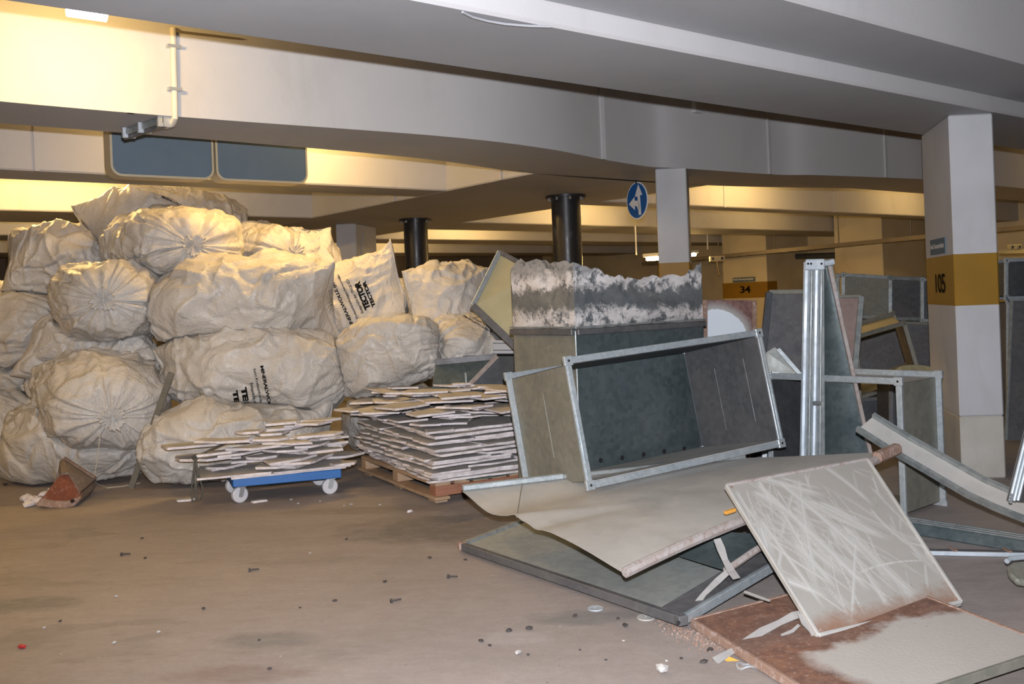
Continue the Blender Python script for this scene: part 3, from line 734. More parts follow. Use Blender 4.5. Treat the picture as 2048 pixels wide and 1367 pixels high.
def low(h, u0, du, vals):        # of a few random spots take the lowest one
    return min(vals, key=lambda q: h[int((q[0] - u0) / .02), int((q[1] - du) / .02)])
for k in range(420):
    u, v_ = low(hp.h, -.15, -.15, [(random.uniform(.0, PW), random.uniform(-.02, PL)) for _ in range(5 if k > 40 else 1)])
    i, j = int((u + .15) / .02), int((v_ + .15) / .02)
    if hp.h[i, j] > zt + .02 + .13 * dome(u, v_): continue
    frag(pf, (u, v_), random.uniform(.06, .12 if k > 90 else .2), hp, LAB1, GRP1, random.uniform(1, 1.9), .03 if k > 60 else .012)
    if len([1 for o_ in COL.objects if o_.name.startswith('plasterboard_piece')]) > 200: break
# a long strip sticking out to the left of the heap
ls_ = [Vector(x) for x in ((.0, .75), (.09, .7), (.12, 1.46), (.06, 1.52))]
board(ls_, hp.drop(ls_, .0125), (0, 0), pf, .0125, 'long narrow plasterboard strip sticking out left over the pallet stack', GRP1)
frag(pf, (.70, .1), .10, hp, LAB1, GRP1, 1.3, .3)
for v_ in (.35, .5): pass
# thin green foil peeping out below the boards
MB().plate([pn + PU * u + PV * (-.03 + .02 * math.sin(u * 14)) + up * .122 for u in np.linspace(.2, .8, 14)] + [pn + PU * u + PV * .4 + up * .1275 for u in (.8, .2)], (0, 0, 1), .0015).build('foil_sheet', mat('green_foil', (.16, .22, .20), .4), None)
tag(bpy.data.objects['foil_sheet'], 'dark green foil peeping out between pallet and plasterboard', 'foil')

# ---- blue dolly
dn = dp(466, 977, 5.86); dn.z = 0; dx = Vector((.62, .19, 0)).normalized(); dy = Vector((-dx.y, dx.x, 0)); dy = (dy + dx * -.10).normalized(); DW, DL = .665, .44
M['blue'] = mat('blue_paint', (.008, .115, .36), .45); t = NT(M['blue']); wr = t.ramp(t.noise(t.co(), 14, 7, .7), [(.62, 0), (.72, 1)])
t.base(t.mix(t.math('MULTIPLY', wr, .35), t.mix(t.noise(t.co(), 4), (.006, .10, .33), (.012, .14, .41)), (.12, .2, .3)))
M['nylon'] = mat('white_nylon', (.58, .57, .58), .45)
dol = empty('furniture_dolly', dn + dx * DW / 2 + dy * DL / 2); tag(dol, 'blue four-wheeled dolly loaded with broken plasterboard', 'dolly')
def dbox(nm, u0, u1, v0, v1, z0, z1, mt): MB().hexa([dn + dx * a + dy * b_ + up * z for z in (z0, z1) for a, b_ in ((u0, v0), (u1, v0), (u1, v1), (u0, v1))]).build(nm, mt, dol, bevel=.004)
dbox('frame_rail', 0, DW, 0, .035, .105, .16, M['blue']); dbox('frame_rail', 0, DW, DL - .035, DL, .105, .16, M['blue'])
dbox('frame_rail', 0, .035, .035, DL - .035, .105, .16, M['blue']); dbox('frame_rail', DW - .035, DW, .035, DL - .035, .105, .16, M['blue'])
dbox('deck_panel', .03, DW - .03, .03, DL - .03, .14, .158, M['grey_wood'])
for (u, v_) in ((.055, .05), (DW - .055, .05), (.055, DL - .05), (DW - .055, DL - .05)):
    c = dn + dx * u + dy * v_; sw = random.uniform(-.4, .4); ax = (dy * math.cos(sw) + dx * math.sin(sw)); fw = Vector((-ax.y, ax.x, 0)); wc = c + up * .05 + fw * .012
    whl = MB()
    prof = [(-.016, .030), (-.016, .044), (-.012, .0495), (.012, .0495), (.016, .044), (.016, .030)]
    vs, n = [], 26
    for h, r in prof:
        for k in range(n): an = 2 * math.pi * k / n; vs.append(wc + ax * h + (fw * math.cos(an) + up * math.sin(an)) * r)
    fs = [(i * n + k, i * n + (k + 1) % n, (i + 1) * n + (k + 1) % n, (i + 1) * n + k) for i in range(5) for k in range(n)] + [tuple(range(n)), tuple(5 * n + k for k in range(n))]
    wh = whl.add(vs, fs).build('wheel', M['nylon'], dol, True)
    MB().cyl(wc - ax * .02, wc + ax * .02, .016, 14).build('hub', M['galv_bright'], wh, True)
    fk = MB()
    for s_ in (-1, 1): fk.bar(wc + ax * (.021 * s_), c + ax * (.021 * s_) + up * .1, .03, .003, ax)
    fk.bar(c + up * .1 - ax * .024, c + up * .1 + ax * .024, .045, .008).bar(c + up * .104 - fw * .035, c + up * .104 + fw * .035, .06, .005)
    fk.build('fork', M['galv_bright'], wh)
random.seed(5)
LAB2, GRP2 = 'broken plasterboard piece in the low stack on the blue dolly', 'plasterboard pieces on the dolly'
df = (dn.copy(), dx, dy)
# two long flat boards right on the deck
hd = Heap(-.45, DW + .3, -.2, .7, .161)
for q in (((.0, -.03), (DW + .04, -.01), (DW + .03, .4), (.02, .42)), ((-.2, -.035), (.24, -.045), (.2, .42), (-.17, .44)), ((.25, -.05), (DW + .07, -.03), (DW + .04, .4), (.23, .42))):
    q = rag([Vector(x) for x in q], .004, .09); board(q, hd.drop(q, .0125), (0, 0), df, .0125, LAB2, GRP2)
for k in range(150):
    f_ = min(1, k / 60); u, v_ = low(hd.h, -.45, -.2, [(random.uniform(-.2 + .12 * f_, DW + .05 - .1 * f_), random.uniform(.0, .36)) for _ in range(5)])
    i, j = int((u + .45) / .02), int((v_ + .2) / .02)
    if hd.h[i, j] > .34: continue
    frag(df, (u, v_), random.uniform(.07, .15 if k < 25 else .10), hd, LAB2, GRP2, random.uniform(1.1, 2.1), .012, random.uniform(-.6, .6), .015)
# strap looped over the dolly's left end
M['strap'] = mat('strap', (.085, .08, .065), .8)
o = MB()
sx = lambda u, v, d: dp(u, v, d)
o.tube([sx(452, 886, 5.98), sx(430, 894, 5.86), sx(402, 908, 5.82), sx(390, 918, 5.80)], .006, 6)
strap = o.build('lashing_strap', M['strap'], None, True); tag(strap, 'dark lashing strap knotted at the left end of the dolly load', 'strap')
for pts in ([(390, 916), (386, 950), (382, 985), (386, 1004), (392, 1000), (389, 960), (391, 918)], [(391, 918), (398, 950), (406, 980), (401, 998), (396, 1003), (391, 985), (395, 950), (392, 920)]):
    MB().tube([sx(u, v, 5.79 - (v - 916) * .0001) for u, v in pts], .005, 6).build('hanging_loop', M['strap'], strap, True)
MB().tube([sx(383, 914, 5.79), sx(390, 909, 5.78), sx(397, 914, 5.79), sx(391, 921, 5.78), sx(384, 916, 5.8), sx(394, 911, 5.79)], .008, 6).build('knot', M['strap'], strap, True)
# chips of plasterboard on the floor beside the dolly
ff = (Vector((0, 0, 0)), Vector((1, 0, 0)), Vector((0, 1, 0)))
def chip(u, v, r, asp, a0, lab, th=.0125): q = gp(u, v, .0); return frag(ff, (q.x, q.y), r, .002, lab, 'plasterboard chips on the floor', asp, .0, a0, th)
chip(374, 1001, .035, 2.0, .2, 'plasterboard chip on the floor under the hanging strap')
chip(516, 1004, .03, 1.7, .1, 'plasterboard chip on the floor right of the front dolly wheel')
chip(820, 1024, .02, 1.3, .9, 'small triangular plasterboard chip on the floor in front of the pallet')

# ---- rusty excavator scoop with plaster rubble
def m_rust(name, c1, c2, c3, dust=.35):
    m = mat(name, c1, .8); t = NT(m); v = t.co()
    c = t.mix(t.ramp(t.noise(v, 11, 8, .7), [(.35, 0), (.68, 1)]), c1, c2)
    c = t.mix(t.math('MULTIPLY', t.ramp(t.noise(v, 46, 6, .7), [(.52, 0), (.62, 1)]), dust), c, c3); t.base(c); t.bump(t.noise(v, 60, 6, .7), .5, .004); M[name] = m
m_rust('rust_red', (.20, .058, .024), (.13, .038, .018), (.45, .30, .24), .25)
m_rust('rust_dusty', (.22, .13, .09), (.30, .20, .15), (.5, .42, .38), .5)
m_rust('steel_brown', (.14, .105, .085), (.19, .15, .125), (.3, .26, .23), .5)
sc = empty('excavator_scoop', gp(110, 1012)); tag(sc, 'small rusty excavator scoop lying on the floor at the left', 'scoop')
fpl = [(122, 946), (136, 943), (143, 948), (160, 984), (160, 998), (146, 1012), (128, 1016), (98, 1015), (69, 1010), (90, 988), (106, 966)]
d0 = gp(115, 1015).y
side = [dp(u, v, d0 + (1016 - v) * .0008) for u, v in fpl]
MB().plate(side, (.25, .95, 0), .014).build('side_plate', M['rust_red'], sc, bevel=.003)
low = [(84, 996), (108, 1001), (135, 1001), (159, 992), (160, 998), (146, 1012), (128, 1016), (98, 1015), (69, 1010)]
MB().plate([dp(u, v, d0 + (1016 - v) * .0008 - .008) for u, v in low], (.25, .95, 0), .012).build('wear_strip', M['rust_dusty'], sc, bevel=.003)
rear = [(117, 937), (119, 922), (128, 916), (191, 957), (191, 969), (170, 1004)]
d1 = d0 + .34
fr = [dp(u, v, d0 + .02) for u, v in ((121, 948), (122, 946), (137, 944), (160, 984), (160, 998), (146, 1011))]; rr = [dp(u, v, d1) for u, v in rear]
sh = MB(); n = len(fr); off = Vector((.0, .0, -.012))
for i in range(n - 1): sh.hexa([fr[i] + off, fr[i + 1] + off, rr[i + 1] + off, rr[i] + off, fr[i], fr[i + 1], rr[i + 1], rr[i]])
sh.build('shell', M['steel_brown'], sc)
MB().plate([rr[0], rr[1], rr[2], rr[3], rr[4], rr[5], dp(120, 1000, d1), dp(100, 985, d1)], (0.1, 1, 0), .014).build('side_plate', M['steel_brown'], sc)
MB().bar(rr[2] + up * .004, rr[3] + up * .004, .03, .012).build('rim_bar', M['rust_dusty'], sc)
bc = dp(146, 1001, d0 - .004); MB().cyl(bc, bc + Vector((-.002, -.012, 0)), .012, 14).build('pin_hole', M['black_paint'], sc)
# rubble spilling out of the scoop
random.seed(3)
rb_mesh = []
for k in range(26):
    u = random.uniform(48, 100); v = random.uniform(990, 1008) - max(0, (u - 75)) * .3; q = gp(u, min(v + 8, 1012), 0); r = random.uniform(.012, .035)
    bm = bmesh.new(); bmesh.ops.create_icosphere(bm, subdivisions=1, radius=r)
    for vv in bm.verts: vv.co = Vector((vv.co.x * 1.4, vv.co.y, vv.co.z * .7)) * random.uniform(.7, 1.25)
    me = bpy.data.meshes.new('plaster_lump'); bm.to_mesh(me); bm.free(); me.materials.append(M['gyp_edge'])
    o = bpy.data.objects.new('plaster_lump', me); COL.objects.link(o); o.location = (q.x, q.y + random.uniform(-.02, .06), r * .5 + (.04 if u > 80 else 0) * random.random()); o.rotation_euler = (0, 0, random.uniform(0, 3))
    tag(o, 'crumbled plaster lump spilling out of the rusty scoop', 'rubble', 'plaster lumps in front of the scoop')
# ---- wooden lath leaning on the pile
a_, b_ = gp(262, 976, 0), dp(343, 745, 6.42)
o = MB().bar(a_, b_, .042, .016, (0, -1, 0.2)).build('wooden_lath', M['grey_wood'], None, bevel=.002); tag(o, 'weathered wooden lath leaning against the sacks', 'lath')
# ================================================================== sheet metal: materials
def m_galv(name, c1, c2, rough=.5, metal=.35, dust=(.34, .31, .26), damt=.35, spang=34, bump=.05):
    m = mat(name, c1, rough, metal); t = NT(m); v = t.co()
    sp = t.voro(v, spang, 'F1', 'Color'); sr = t.n('ShaderNodeSeparateColor'); t.l(sp, sr.inputs[0])
    c = t.mix(sr.outputs[0], c1, c2)
    d = t.ramp(t.noise(v, 3.2, 7, .62, .5), [(.38, 0), (.72, 1)])
    d2 = t.ramp(t.noise(t.co((4, 4, .5)), 5, 6, .6), [(.55, 0), (.8, 1)])
    c = t.mix(t.math('MULTIPLY', d, damt), c, dust); c = t.mix(t.math('MULTIPLY', d2, damt * .5), c, dust)
    t.base(c); t.rough(t.ramp(d, [(0, rough - .08), (1, min(1, rough + .25))]))
    t.bump(t.noise(v, 2.2, 4), bump, .05); M[name] = m
m_galv('galv', (.20, .225, .225), (.29, .315, .31), .46, .45)
m_galv('galv_mid', (.27, .29, .275), (.33, .35, .33), .55, .2, (.36, .34, .29), .45)
m_galv('galv_olive', (.165, .165, .135), (.215, .21, .17), .6, .25, (.28, .255, .20), .4)
m_galv('galv_dark', (.045, .052, .06), (.065, .074, .082), .55, .3, (.11, .10, .085), .35)
m_galv('galv_teal', (.085, .115, .12), (.125, .16, .165), .42, .5, (.2, .2, .17), .3)
m_galv('galv_light', (.36, .42, .46), (.46, .52, .56), .48, .3, (.5, .48, .44), .3)
m_galv('flange', (.36, .41, .43), (.47, .52, .54), .42, .5, (.35, .33, .29), .4, 60)
m_galv('dusty_sheet', (.385, .375, .345), (.42, .41, .38), .62, .15, (.50, .48, .44), .5, 20, .1)
m_galv('cream_sheet', (.46, .40, .22), (.49, .43, .24), .6, .2, (.5, .44, .28), .4, 20)
m_galv('grey_wall', (.085, .086, .09), (.12, .12, .124), .55, .3, (.17, .155, .135), .45)
m_galv('brown_sheet', (.19, .125, .105), (.23, .16, .135), .65, .15, (.36, .29, .26), .55)
M['hole'] = mat('hole', (.01, .01, .01), .9)
def uv_co(t, scale=(1, 1, 1), rot=0.0, loc=(0, 0, 0)):
    tc = t.n('ShaderNodeTexCoord'); mp = t.n('ShaderNodeMapping'); mp.inputs['Scale'].default_value = scale; mp.inputs['Rotation'].default_value = (0, 0, rot); mp.inputs['Location'].default_value = loc
    t.l(tc.outputs['UV'], mp.inputs[0]); return mp.outputs[0]
def sep(t, vec):
    s_ = t.n('ShaderNodeSeparateXYZ'); t.l(vec, s_.inputs[0]); return s_.outputs
# plaster remains on the torn collar
def m_torn():
    m = mat('torn_collar', (.2, .22, .23), .45, .4); t = NT(m); v = t.co()
    xyz = sep(t, v); base = t.mix(t.noise(v, 25, 5), (.10, .115, .12), (.24, .26, .265))
    wob = t.math('MULTIPLY', t.math('SUBTRACT', t.noise(v, 8, 8, .72), .5), .30)
    z = t.math('ADD', xyz[2], wob)
    band = t.ramp(z, [(.0, .55), (.05, .9), (.09, .8), (.13, .05), (.21, .1), (.245, .95), (.30, .95), (.335, .35), (.42, .3)])
    sm = t.ramp(t.noise(t.co((3, 3, 9)), 5, 7, .7, 1.2), [(.45, 0), (.56, 1)])
    f = t.math('MULTIPLY', band, t.ramp(t.noise(v, 15, 8, .7), [(.40, .06), (.48, 1)]))
    c = t.mix(f, base, (.62, .57, .53)); c = t.mix(t.math('MULTIPLY', t.math('MULTIPLY', sm, f), .4), c, (.75, .73, .7)); t.base(c)
    t.l(t.math('MULTIPLY', t.math('SUBTRACT', 1.0, f), .5), t.b.inputs['Metallic'])
    t.rough(t.mix(f, (.36, .36, .36), (.9, .9, .9))); t.bump(f, .5, .01); M['torn'] = m
m_torn()
def m_plates():
    # big plate: rusted through on most of it, bare grey towards one side
    m = mat('rusted_plate', (.2, .1, .06), .85, .1); t = NT(m); uv = uv_co(t); xyz = sep(t, uv); v = t.co()
    wob = t.math('MULTIPLY', t.math('SUBTRACT', t.noise(v, 3.2, 7, .62), .5), .55)
    edge = t.ramp(xyz[1], [(.10, -.5), (.24, 0)])
    # grey where s is large and t away from the first side
    g1 = t.ramp(t.math('ADD', xyz[0], wob), [(.50, 0), (.56, 1)]); g2 = t.ramp(t.math('ADD', xyz[1], t.math('MULTIPLY', wob, .5)), [(.15, 0), (.22, 1)])
    gm = t.math('MULTIPLY', g1, g2)
    r = t.mix(t.ramp(t.noise(v, 16, 8, .72), [(.35, 0), (.66, 1)]), (.115, .058, .04), (.235, .115, .07))
    r = t.mix(t.math('MULTIPLY', t.ramp(t.noise(v, 52, 7, .7), [(.55, 0), (.66, 1)]), .45), r, (.42, .33, .27))
    r = t.mix(t.math('MULTIPLY', t.ramp(t.noise(v, 4, 5), [(.5, 0), (.7, 1)]), .5), r, (.15, .115, .10))
    g = t.mix(t.noise(v, 6, 6), (.36, .335, .30), (.44, .415, .38))
    pit = t.math('MULTIPLY', t.ramp(t.voro(v, 26), [(.06, 1), (.12, 0)]), t.ramp(t.noise(v, 3, 3), [(.5, 0), (.6, 1)]))
    g = t.mix(pit, g, (.2, .11, .07)); t.base(t.mix(gm, r, g)); t.bump(t.noise(v, 70, 6, .7), .5, .003); M['rusted_plate'] = m
    # beige plate covered with pale scrape marks
    m = mat('scraped_plate', (.42, .40, .35), .7, .1); t = NT(m); v = t.co()
    c = t.mix(t.noise(uv_co(t), 5, 6, .6), (.30, .285, .25), (.37, .35, .31))
    at = t.n('ShaderNodeAttribute'); at.attribute_name = 'scrape'
    c = t.mix(at.outputs['Fac'], c, (.60, .60, .57))
    xyz = sep(t, uv_co(t)); wob = t.math('MULTIPLY', t.math('SUBTRACT', t.noise(v, 12, 7, .7), .5), .22)
    rr_ = t.ramp(t.math('ADD', xyz[1], wob), [(.0, .95), (.045, .7), (.12, 0)])
    c = t.mix(rr_, c, (.24, .13, .08)); pit = t.math('MULTIPLY', t.ramp(t.voro(v, 34), [(.05, 1), (.10, 0)]), t.ramp(t.noise(v, 5, 3), [(.53, 0), (.62, 1)]))
    c = t.mix(pit, c, (.16, .08, .05)); t.base(c); M['scraped_plate'] = m
    # rusty panel with a bare metal disc, its flash glare painted as pale colour
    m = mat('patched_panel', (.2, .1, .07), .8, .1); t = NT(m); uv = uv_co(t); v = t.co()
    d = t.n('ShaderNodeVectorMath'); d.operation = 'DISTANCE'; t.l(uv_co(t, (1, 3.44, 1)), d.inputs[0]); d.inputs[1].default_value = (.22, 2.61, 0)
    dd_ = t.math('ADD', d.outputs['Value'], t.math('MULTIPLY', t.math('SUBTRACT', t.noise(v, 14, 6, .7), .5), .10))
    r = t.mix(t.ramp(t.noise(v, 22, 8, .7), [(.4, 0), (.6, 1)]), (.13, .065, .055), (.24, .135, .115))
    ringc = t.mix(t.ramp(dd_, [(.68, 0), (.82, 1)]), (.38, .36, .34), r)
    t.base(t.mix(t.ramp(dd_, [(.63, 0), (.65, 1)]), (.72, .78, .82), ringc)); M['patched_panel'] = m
m_plates()
m_rust('rust_bar', (.36, .335, .32), (.29, .235, .20), (.20, .11, .075), .5)
M['tape'] = mat('tape', (.55, .53, .49), .7); t = NT(M['tape']); t.base(t.mix(t.noise(t.co(), 18, 6), (.20, .19, .175), (.33, .315, .295)))

# ------------------------------------------------------------------ builders
def sheet(name, c, mt, parent=None, nu=2, nv=2, th=.003, disp=None, smooth=True):
    """bilinear sheet of corners c0 (s0,t0) c1 (s1,t0) c2 (s1,t1) c3 (s0,t1), with UVs and real thickness"""
    c = [Vector(p) for p in c]; nrm = (c[1] - c[0]).cross(c[3] - c[0]).normalized(); vs = []; uv = []
    for j in range(nv):
        for i in range(nu):
            s, t_ = i / (nu - 1), j / (nv - 1); p = (c[0] * (1 - s) + c[1] * s) * (1 - t_) + (c[3] * (1 - s) + c[2] * s) * t_
            if disp: p = p + Vector(disp(s, t_))
            vs.append(p); uv.append((s, t_))
    n = len(vs); vs2 = vs + [p - nrm * th for p in vs]; uv2 = uv + uv; fs = []
    for j in range(nv - 1):
        for i in range(nu - 1):
            a = j * nu + i; fs.append((a, a + 1, a + nu + 1, a + nu)); fs.append((n + a, n + a + nu, n + a + nu + 1, n + a + 1))
    rim = [i for i in range(nu)] + [j * nu + nu - 1 for j in range(1, nv)] + [(nv - 1) * nu + i for i in range(nu - 2, -1, -1)] + [j * nu for j in range(nv - 2, 0, -1)]
    for k in range(len(rim)): a, b = rim[k], rim[(k + 1) % len(rim)]; fs.append((b, a, n + a, n + b))
    me = bpy.data.meshes.new(name); me.from_pydata([tuple(p) for p in vs2], [], fs); ul = me.uv_layers.new(name='UVMap')
    for lp in me.loops: ul.data[lp.index].uv = uv2[lp.vertex_index]
    me.materials.append(mt)
    if smooth: me.polygons.foreach_set('use_smooth', [True] * len(me.polygons)); me.set_sharp_from_angle(angle=math.radians(25))
    me.update(); return link(name, me, None, parent)
def flange_frame(P, out, parent, mt, w_=.032, corner=True, inward=0.0):
    """four profile bars and four corner brackets along the rectangle P (ring of corners); out = direction the frame faces"""
    out = Vector(out).normalized(); c = sum(P, Vector((0, 0, 0))) / 4; n = len(P)
    for i in range(n):
        a, b = P[i], P[(i + 1) % n]; mid = (a + b) / 2; o_ = (mid - c); d = (b - a).normalized(); o_ = (o_ - d * o_.dot(d)).normalized()
        s_ = o_ * (w_ / 2)
        br = MB().bar(a + s_, b + s_, w_, w_ * .55, out).build('flange_bar', mt, parent, bevel=.002)
        MB().bar(a + s_ * 1.3 + out * (w_ * .3), b + s_ * 1.3 + out * (w_ * .3), w_ * .22, w_ * .18, out).build('flange_rib', mt, br)
    if corner:
        for i in range(n):
            a = P[i]; o_ = (a - c); o_ = (o_ - out * o_.dot(out)).normalized()
            d1 = (P[(i + 1) % n] - a).normalized(); d2 = (P[i - 1] - a).normalized(); q = a - (d1 + d2) * (w_ * .45) + out * .002
            k = MB().box(q, d1 * w_ * .72, d2 * w_ * .72, out * (w_ * .36)).build('corner_bracket', mt, parent, bevel=.003)
            MB().cyl(q + out * (w_ * .34), q + out * (w_ * .38), w_ * .2, 10).build('bolt_hole', M['hole'], k)
def duct(label, P, Q, wall, fl=None, w_=.032, open_=True, ends=(1, 1), inner=None, skip=(), cat='duct', group='rectangular sheet metal ducts'):
    """rectangular duct section between the end rings P (near) and Q (far): TL, TR, BR, BL"""
    P = [Vector(p) for p in P]; Q = [Vector(q) for q in Q]; fl = fl or M['flange']
    c = sum(P + Q, Vector()) / 8; lo = min(p.z for p in P + Q); root = empty('duct_section', (c.x, c.y, lo)); tag(root, label, cat, group)
    for i in range(4):
        if i in skip: continue
        a, b = i, (i + 1) % 4; mid = (P[a] + P[b] + Q[a] + Q[b]) / 4; nrm = (P[b] - P[a]).cross(Q[a] - P[a]).normalized()
        cs = [P[a], P[b], Q[b], Q[a]] if nrm.dot(mid - c) > 0 else [P[a], Q[a], Q[b], P[b]]
        pn_ = sheet('side_panel', cs, wall if not isinstance(wall, (list, tuple)) else wall[i], root, 2, 2, .003)
        # cross-breaking ridge along the panel
    ax = sum(Q, Vector()) / 4 - sum(P, Vector()) / 4
    if ends[0]: flange_frame(P, -ax, root, fl, w_)
    if ends[1]: flange_frame(Q, ax, root, fl, w_)
    return root
def hitp(u, v, p, nrm):
    r = ray(u, v); nrm = Vector(nrm); return EYE + r * ((Vector(p) - EYE).dot(nrm) / r.dot(nrm))
def boxfit(o, rv, dims):
    o = Vector(o); rv = Vector(rv); R = Matrix.Rotation(rv.length, 3, rv.normalized()); ex, ey, ez = R @ Vector((dims[0], 0, 0)), R @ Vector((0, dims[1], 0)), R @ Vector((0, 0, dims[2]))
    return o, ex, ey, ez

# ------------------------------------------------------------------ torn square duct (stands upright)
k_ = 1.035; o, ex, ey, ez = boxfit((.3268, 5.0, 0), (0, 0, .6417), (.9908, .5473, 1))
o = Vector((o.x * k_, o.y * k_, 0)); ex *= k_; ey *= k_; zt_ = 1.2 - (1.2 - 1.0202) * k_
root = empty('torn_duct', o + (ex + ey) / 2); tag(root, 'tall upright square duct with a torn, plaster-smeared top', 'duct', 'rectangular sheet metal ducts')
ring = [o, o + ex, o + ex + ey, o + ey]
mats_ = [M['galv_teal'], M['galv'], M['galv'], M['galv_olive']]
for i in range(4):
    a, b = ring[i], ring[(i + 1) % 4]; sheet('side_panel', [a, b, b + up * zt_, a + up * zt_], mats_[i], root, 2, 2, .004)
for i in range(4):
    a, b = ring[i], ring[(i + 1) % 4]; c_ = (ring[0] + ring[2]) / 2; out = ((a + b) / 2 - c_).normalized()
    fb_ = MB().bar(a + up * (zt_ - .006) + out * .012, b + up * (zt_ - .006) + out * .012, .03, .034).build('flange_bar', M['grey_wall'], root, bevel=.003)
    MB().bar(a + up * (zt_ + .02) + out * .016, b + up * (zt_ + .02) + out * .016, .02, .008).build('flange_rib', M['galv'], fb_)
MB().bar(o + up * .02, o + up * zt_, .005, .005, (0, 1, 0)).build('corner_seam', M['galv'], root)
# collar: the two front faces follow the torn outline, the rear ones end lower
right_top = [(1150, 524), (1172, 533), (1196, 540), (1214, 549), (1240, 553), (1262, 556), (1285, 557), (1306, 551), (1326, 554), (1352, 551), (1372, 545), (1390, 536), (1405, 524)]
left_top = [(1026, 538), (1034, 525), (1042, 520), (1070, 521), (1100, 524), (1128, 521), (1150, 524)]
def collar(a, b, tops, lift):
    n_ = (b - a).cross(up); d = (b - a).length; dv = (b - a).normalized(); vs = []; fs = []; cols = []
    for u, v in tops:
        p = hitp(u, v, a, n_); s = max(0, min(1, (p - a).dot(dv) / d)); cols.append((s, p.z))
    cols[0] = (0 if cols[0][0] < .5 else 1, cols[0][1]); m_ = 8; cols = sorted(cols)
    cols[0] = (0, cols[0][1]); cols[-1] = (1, cols[-1][1]); fine = []
    for i in range(len(cols) - 1):
        for q in range(3): f_ = q / 3; fine.append((cols[i][0] * (1 - f_) + cols[i + 1][0] * f_, cols[i][1] * (1 - f_) + cols[i + 1][1] * f_))
    fine.append(cols[-1]); nn_ = n_.normalized(); jr = random.Random(int(lift * 10)); fine = [(s, z + (jr.uniform(-.012, .012) if 0 < s < 1 else 0)) for s, z in fine]
    for s, zt in fine:
        for q in range(m_):
            z = zt_ + .012 + (zt - zt_ - .012) * q / (m_ - 1); bul = math.sin(math.pi * s) * (.03 * math.sin(3.1 * q / (m_ - 1) * 2) + .02 * math.sin(s * 9 + q)) * lift
            vs.append(a + dv * (d * s) + up * z + nn_ * bul)
    W_ = len(fine); n = len(vs); vs += [p - nn_ * .004 for p in vs]
    vs = [Vector((p.x, p.y, p.z)) for p in vs]
    for i in range(W_ - 1):
        for q in range(m_ - 1): k = i * m_ + q; fs.append((k, k + m_, k + m_ + 1, k + 1)); fs.append((n + k, n + k + 1, n + k + m_ + 1, n + k + m_))
    for i in range(W_ - 1): k = i * m_ + m_ - 1; fs.append((k, k + m_, n + k + m_, n + k))
    mb = MB(); org = Vector((a.x, a.y, zt_)); mb.add([p - org for p in vs], fs); ob = mb.build('torn_collar', M['torn'], None, True)
    ob.location = org; ob.parent = root; ob.matrix_parent_inverse = Matrix.Translation(-root.location)
collar(ring[0], ring[1], right_top, 1.0)
collar(ring[3], ring[0], left_top, .5)
for i in (1, 2):
    a, b = ring[i], ring[(i + 1) % 4]; sheet('torn_collar', [a + up * zt_, b + up * zt_, b + up * 1.28, a + up * 1.28], M['galv_dark'], root, 2, 2, .004)
# row of rivet holes low on the right face
dv = ex.normalized(); on = dv.cross(up)
for (u, v) in ((1201, 920), (1244, 915), (1287, 908), (1328, 902), (1368, 897)):
    p = hitp(u, v, o, on); MB().cyl(p, p + on * .004, .014, 10).build('rivet_hole', M['hole'], root)

# ------------------------------------------------------------------ tilted open duct leaning in front of it
o, ex, ey, ez = boxfit((.3386, 4.42, .338), (-.1523, -.1013, .4776), (1.1549, .6332, .5565))
P = [o + ez, o + ex + ez, o + ex, o]; Q = [p + ey for p in P]
td = duct('open rectangular duct tilted on one corner in front of the torn duct', P, Q, [M['galv_dark'], M['grey_wall'], M['dusty_sheet'], M['galv_olive']])
# shallow stiffening beads on its side panels
def bead(a, b, nrm, mt, parent, w_=.012): MB().bar(a + Vector(nrm) * .002, b + Vector(nrm) * .002, w_, .006, nrm).build('bead', mt, parent, bevel=.002)
exn, eyn, ezn = ex.normalized(), ey.normalized(), ez.normalized()
bead(o + ey * .5 + ez * .22, o + ey * .5 + ez * .8, -exn, M['galv_olive'], td)
for f_, a_, b_ in ((.62, .15, .78), (.22, .2, .82)): bead(o + ex + ey * f_ + ez * a_, o + ex + ey * f_ + ez * b_, -exn, M['grey_wall'], td, .009)

# ------------------------------------------------------------------ big bent sheet, lower panel, plates
L_, F_, R_, B_ = gp(925, 980, .30), gp(1250, 1142, .21), gp(1790, 903, .42), gp(1490, 915, .345)
def s1_disp(s, t_):              # s along L->F, t from that edge to the far end
    e = (1 - t_) ** 2
    z = -.04 * math.exp(-((s - .22) / .14) ** 2) * e - .006 * math.sin(s * 14) * e + .012 * math.sin(5 * t_ + 2 * s) * (1 - s) * s
    z += .014 * max(0, 1 - abs(s - .38 - .55 * t_) / .05) * max(0, 1 - t_ / .4) - .012 * max(0, 1 - abs(s - .52 - .1 * t_) / .05) * max(0, 1 - t_ / .3)
    if t_ < .35: z += .012 * max(0, 1 - abs(s - .62) / .18) * (1 - t_ / .35)
    return (0, 0, z)
bs = empty('bent_metal_sheet', gp(1250, 1142)); tag(bs, 'large dusty bent metal sheet lying under the tilted duct', 'sheet')
sheet('sheet_panel', [L_, F_, R_, B_], M['dusty_sheet'], bs, 40, 40, .003, s1_disp)
MB().bar(L_ + up * .012, L_.lerp(B_, .34) + up * .014, .032, .026).build('flange_bar', M['flange'], bs, bevel=.004)
MB().bar(L_.lerp(B_, .34) + up * .012, L_.lerp(B_, 1) + up * .008, .03, .022).build('flange_bar', M['galv'], bs, bevel=.004)
fr_ = MB().tube([F_.lerp(R_, t_) + up * (-.004 + .006 * math.sin(t_ * 9)) for t_ in np.linspace(0, .97, 14)], .02, 8).build('rolled_edge', M['rust_bar'], bs, True)
ed = (R_ - F_).normalized()
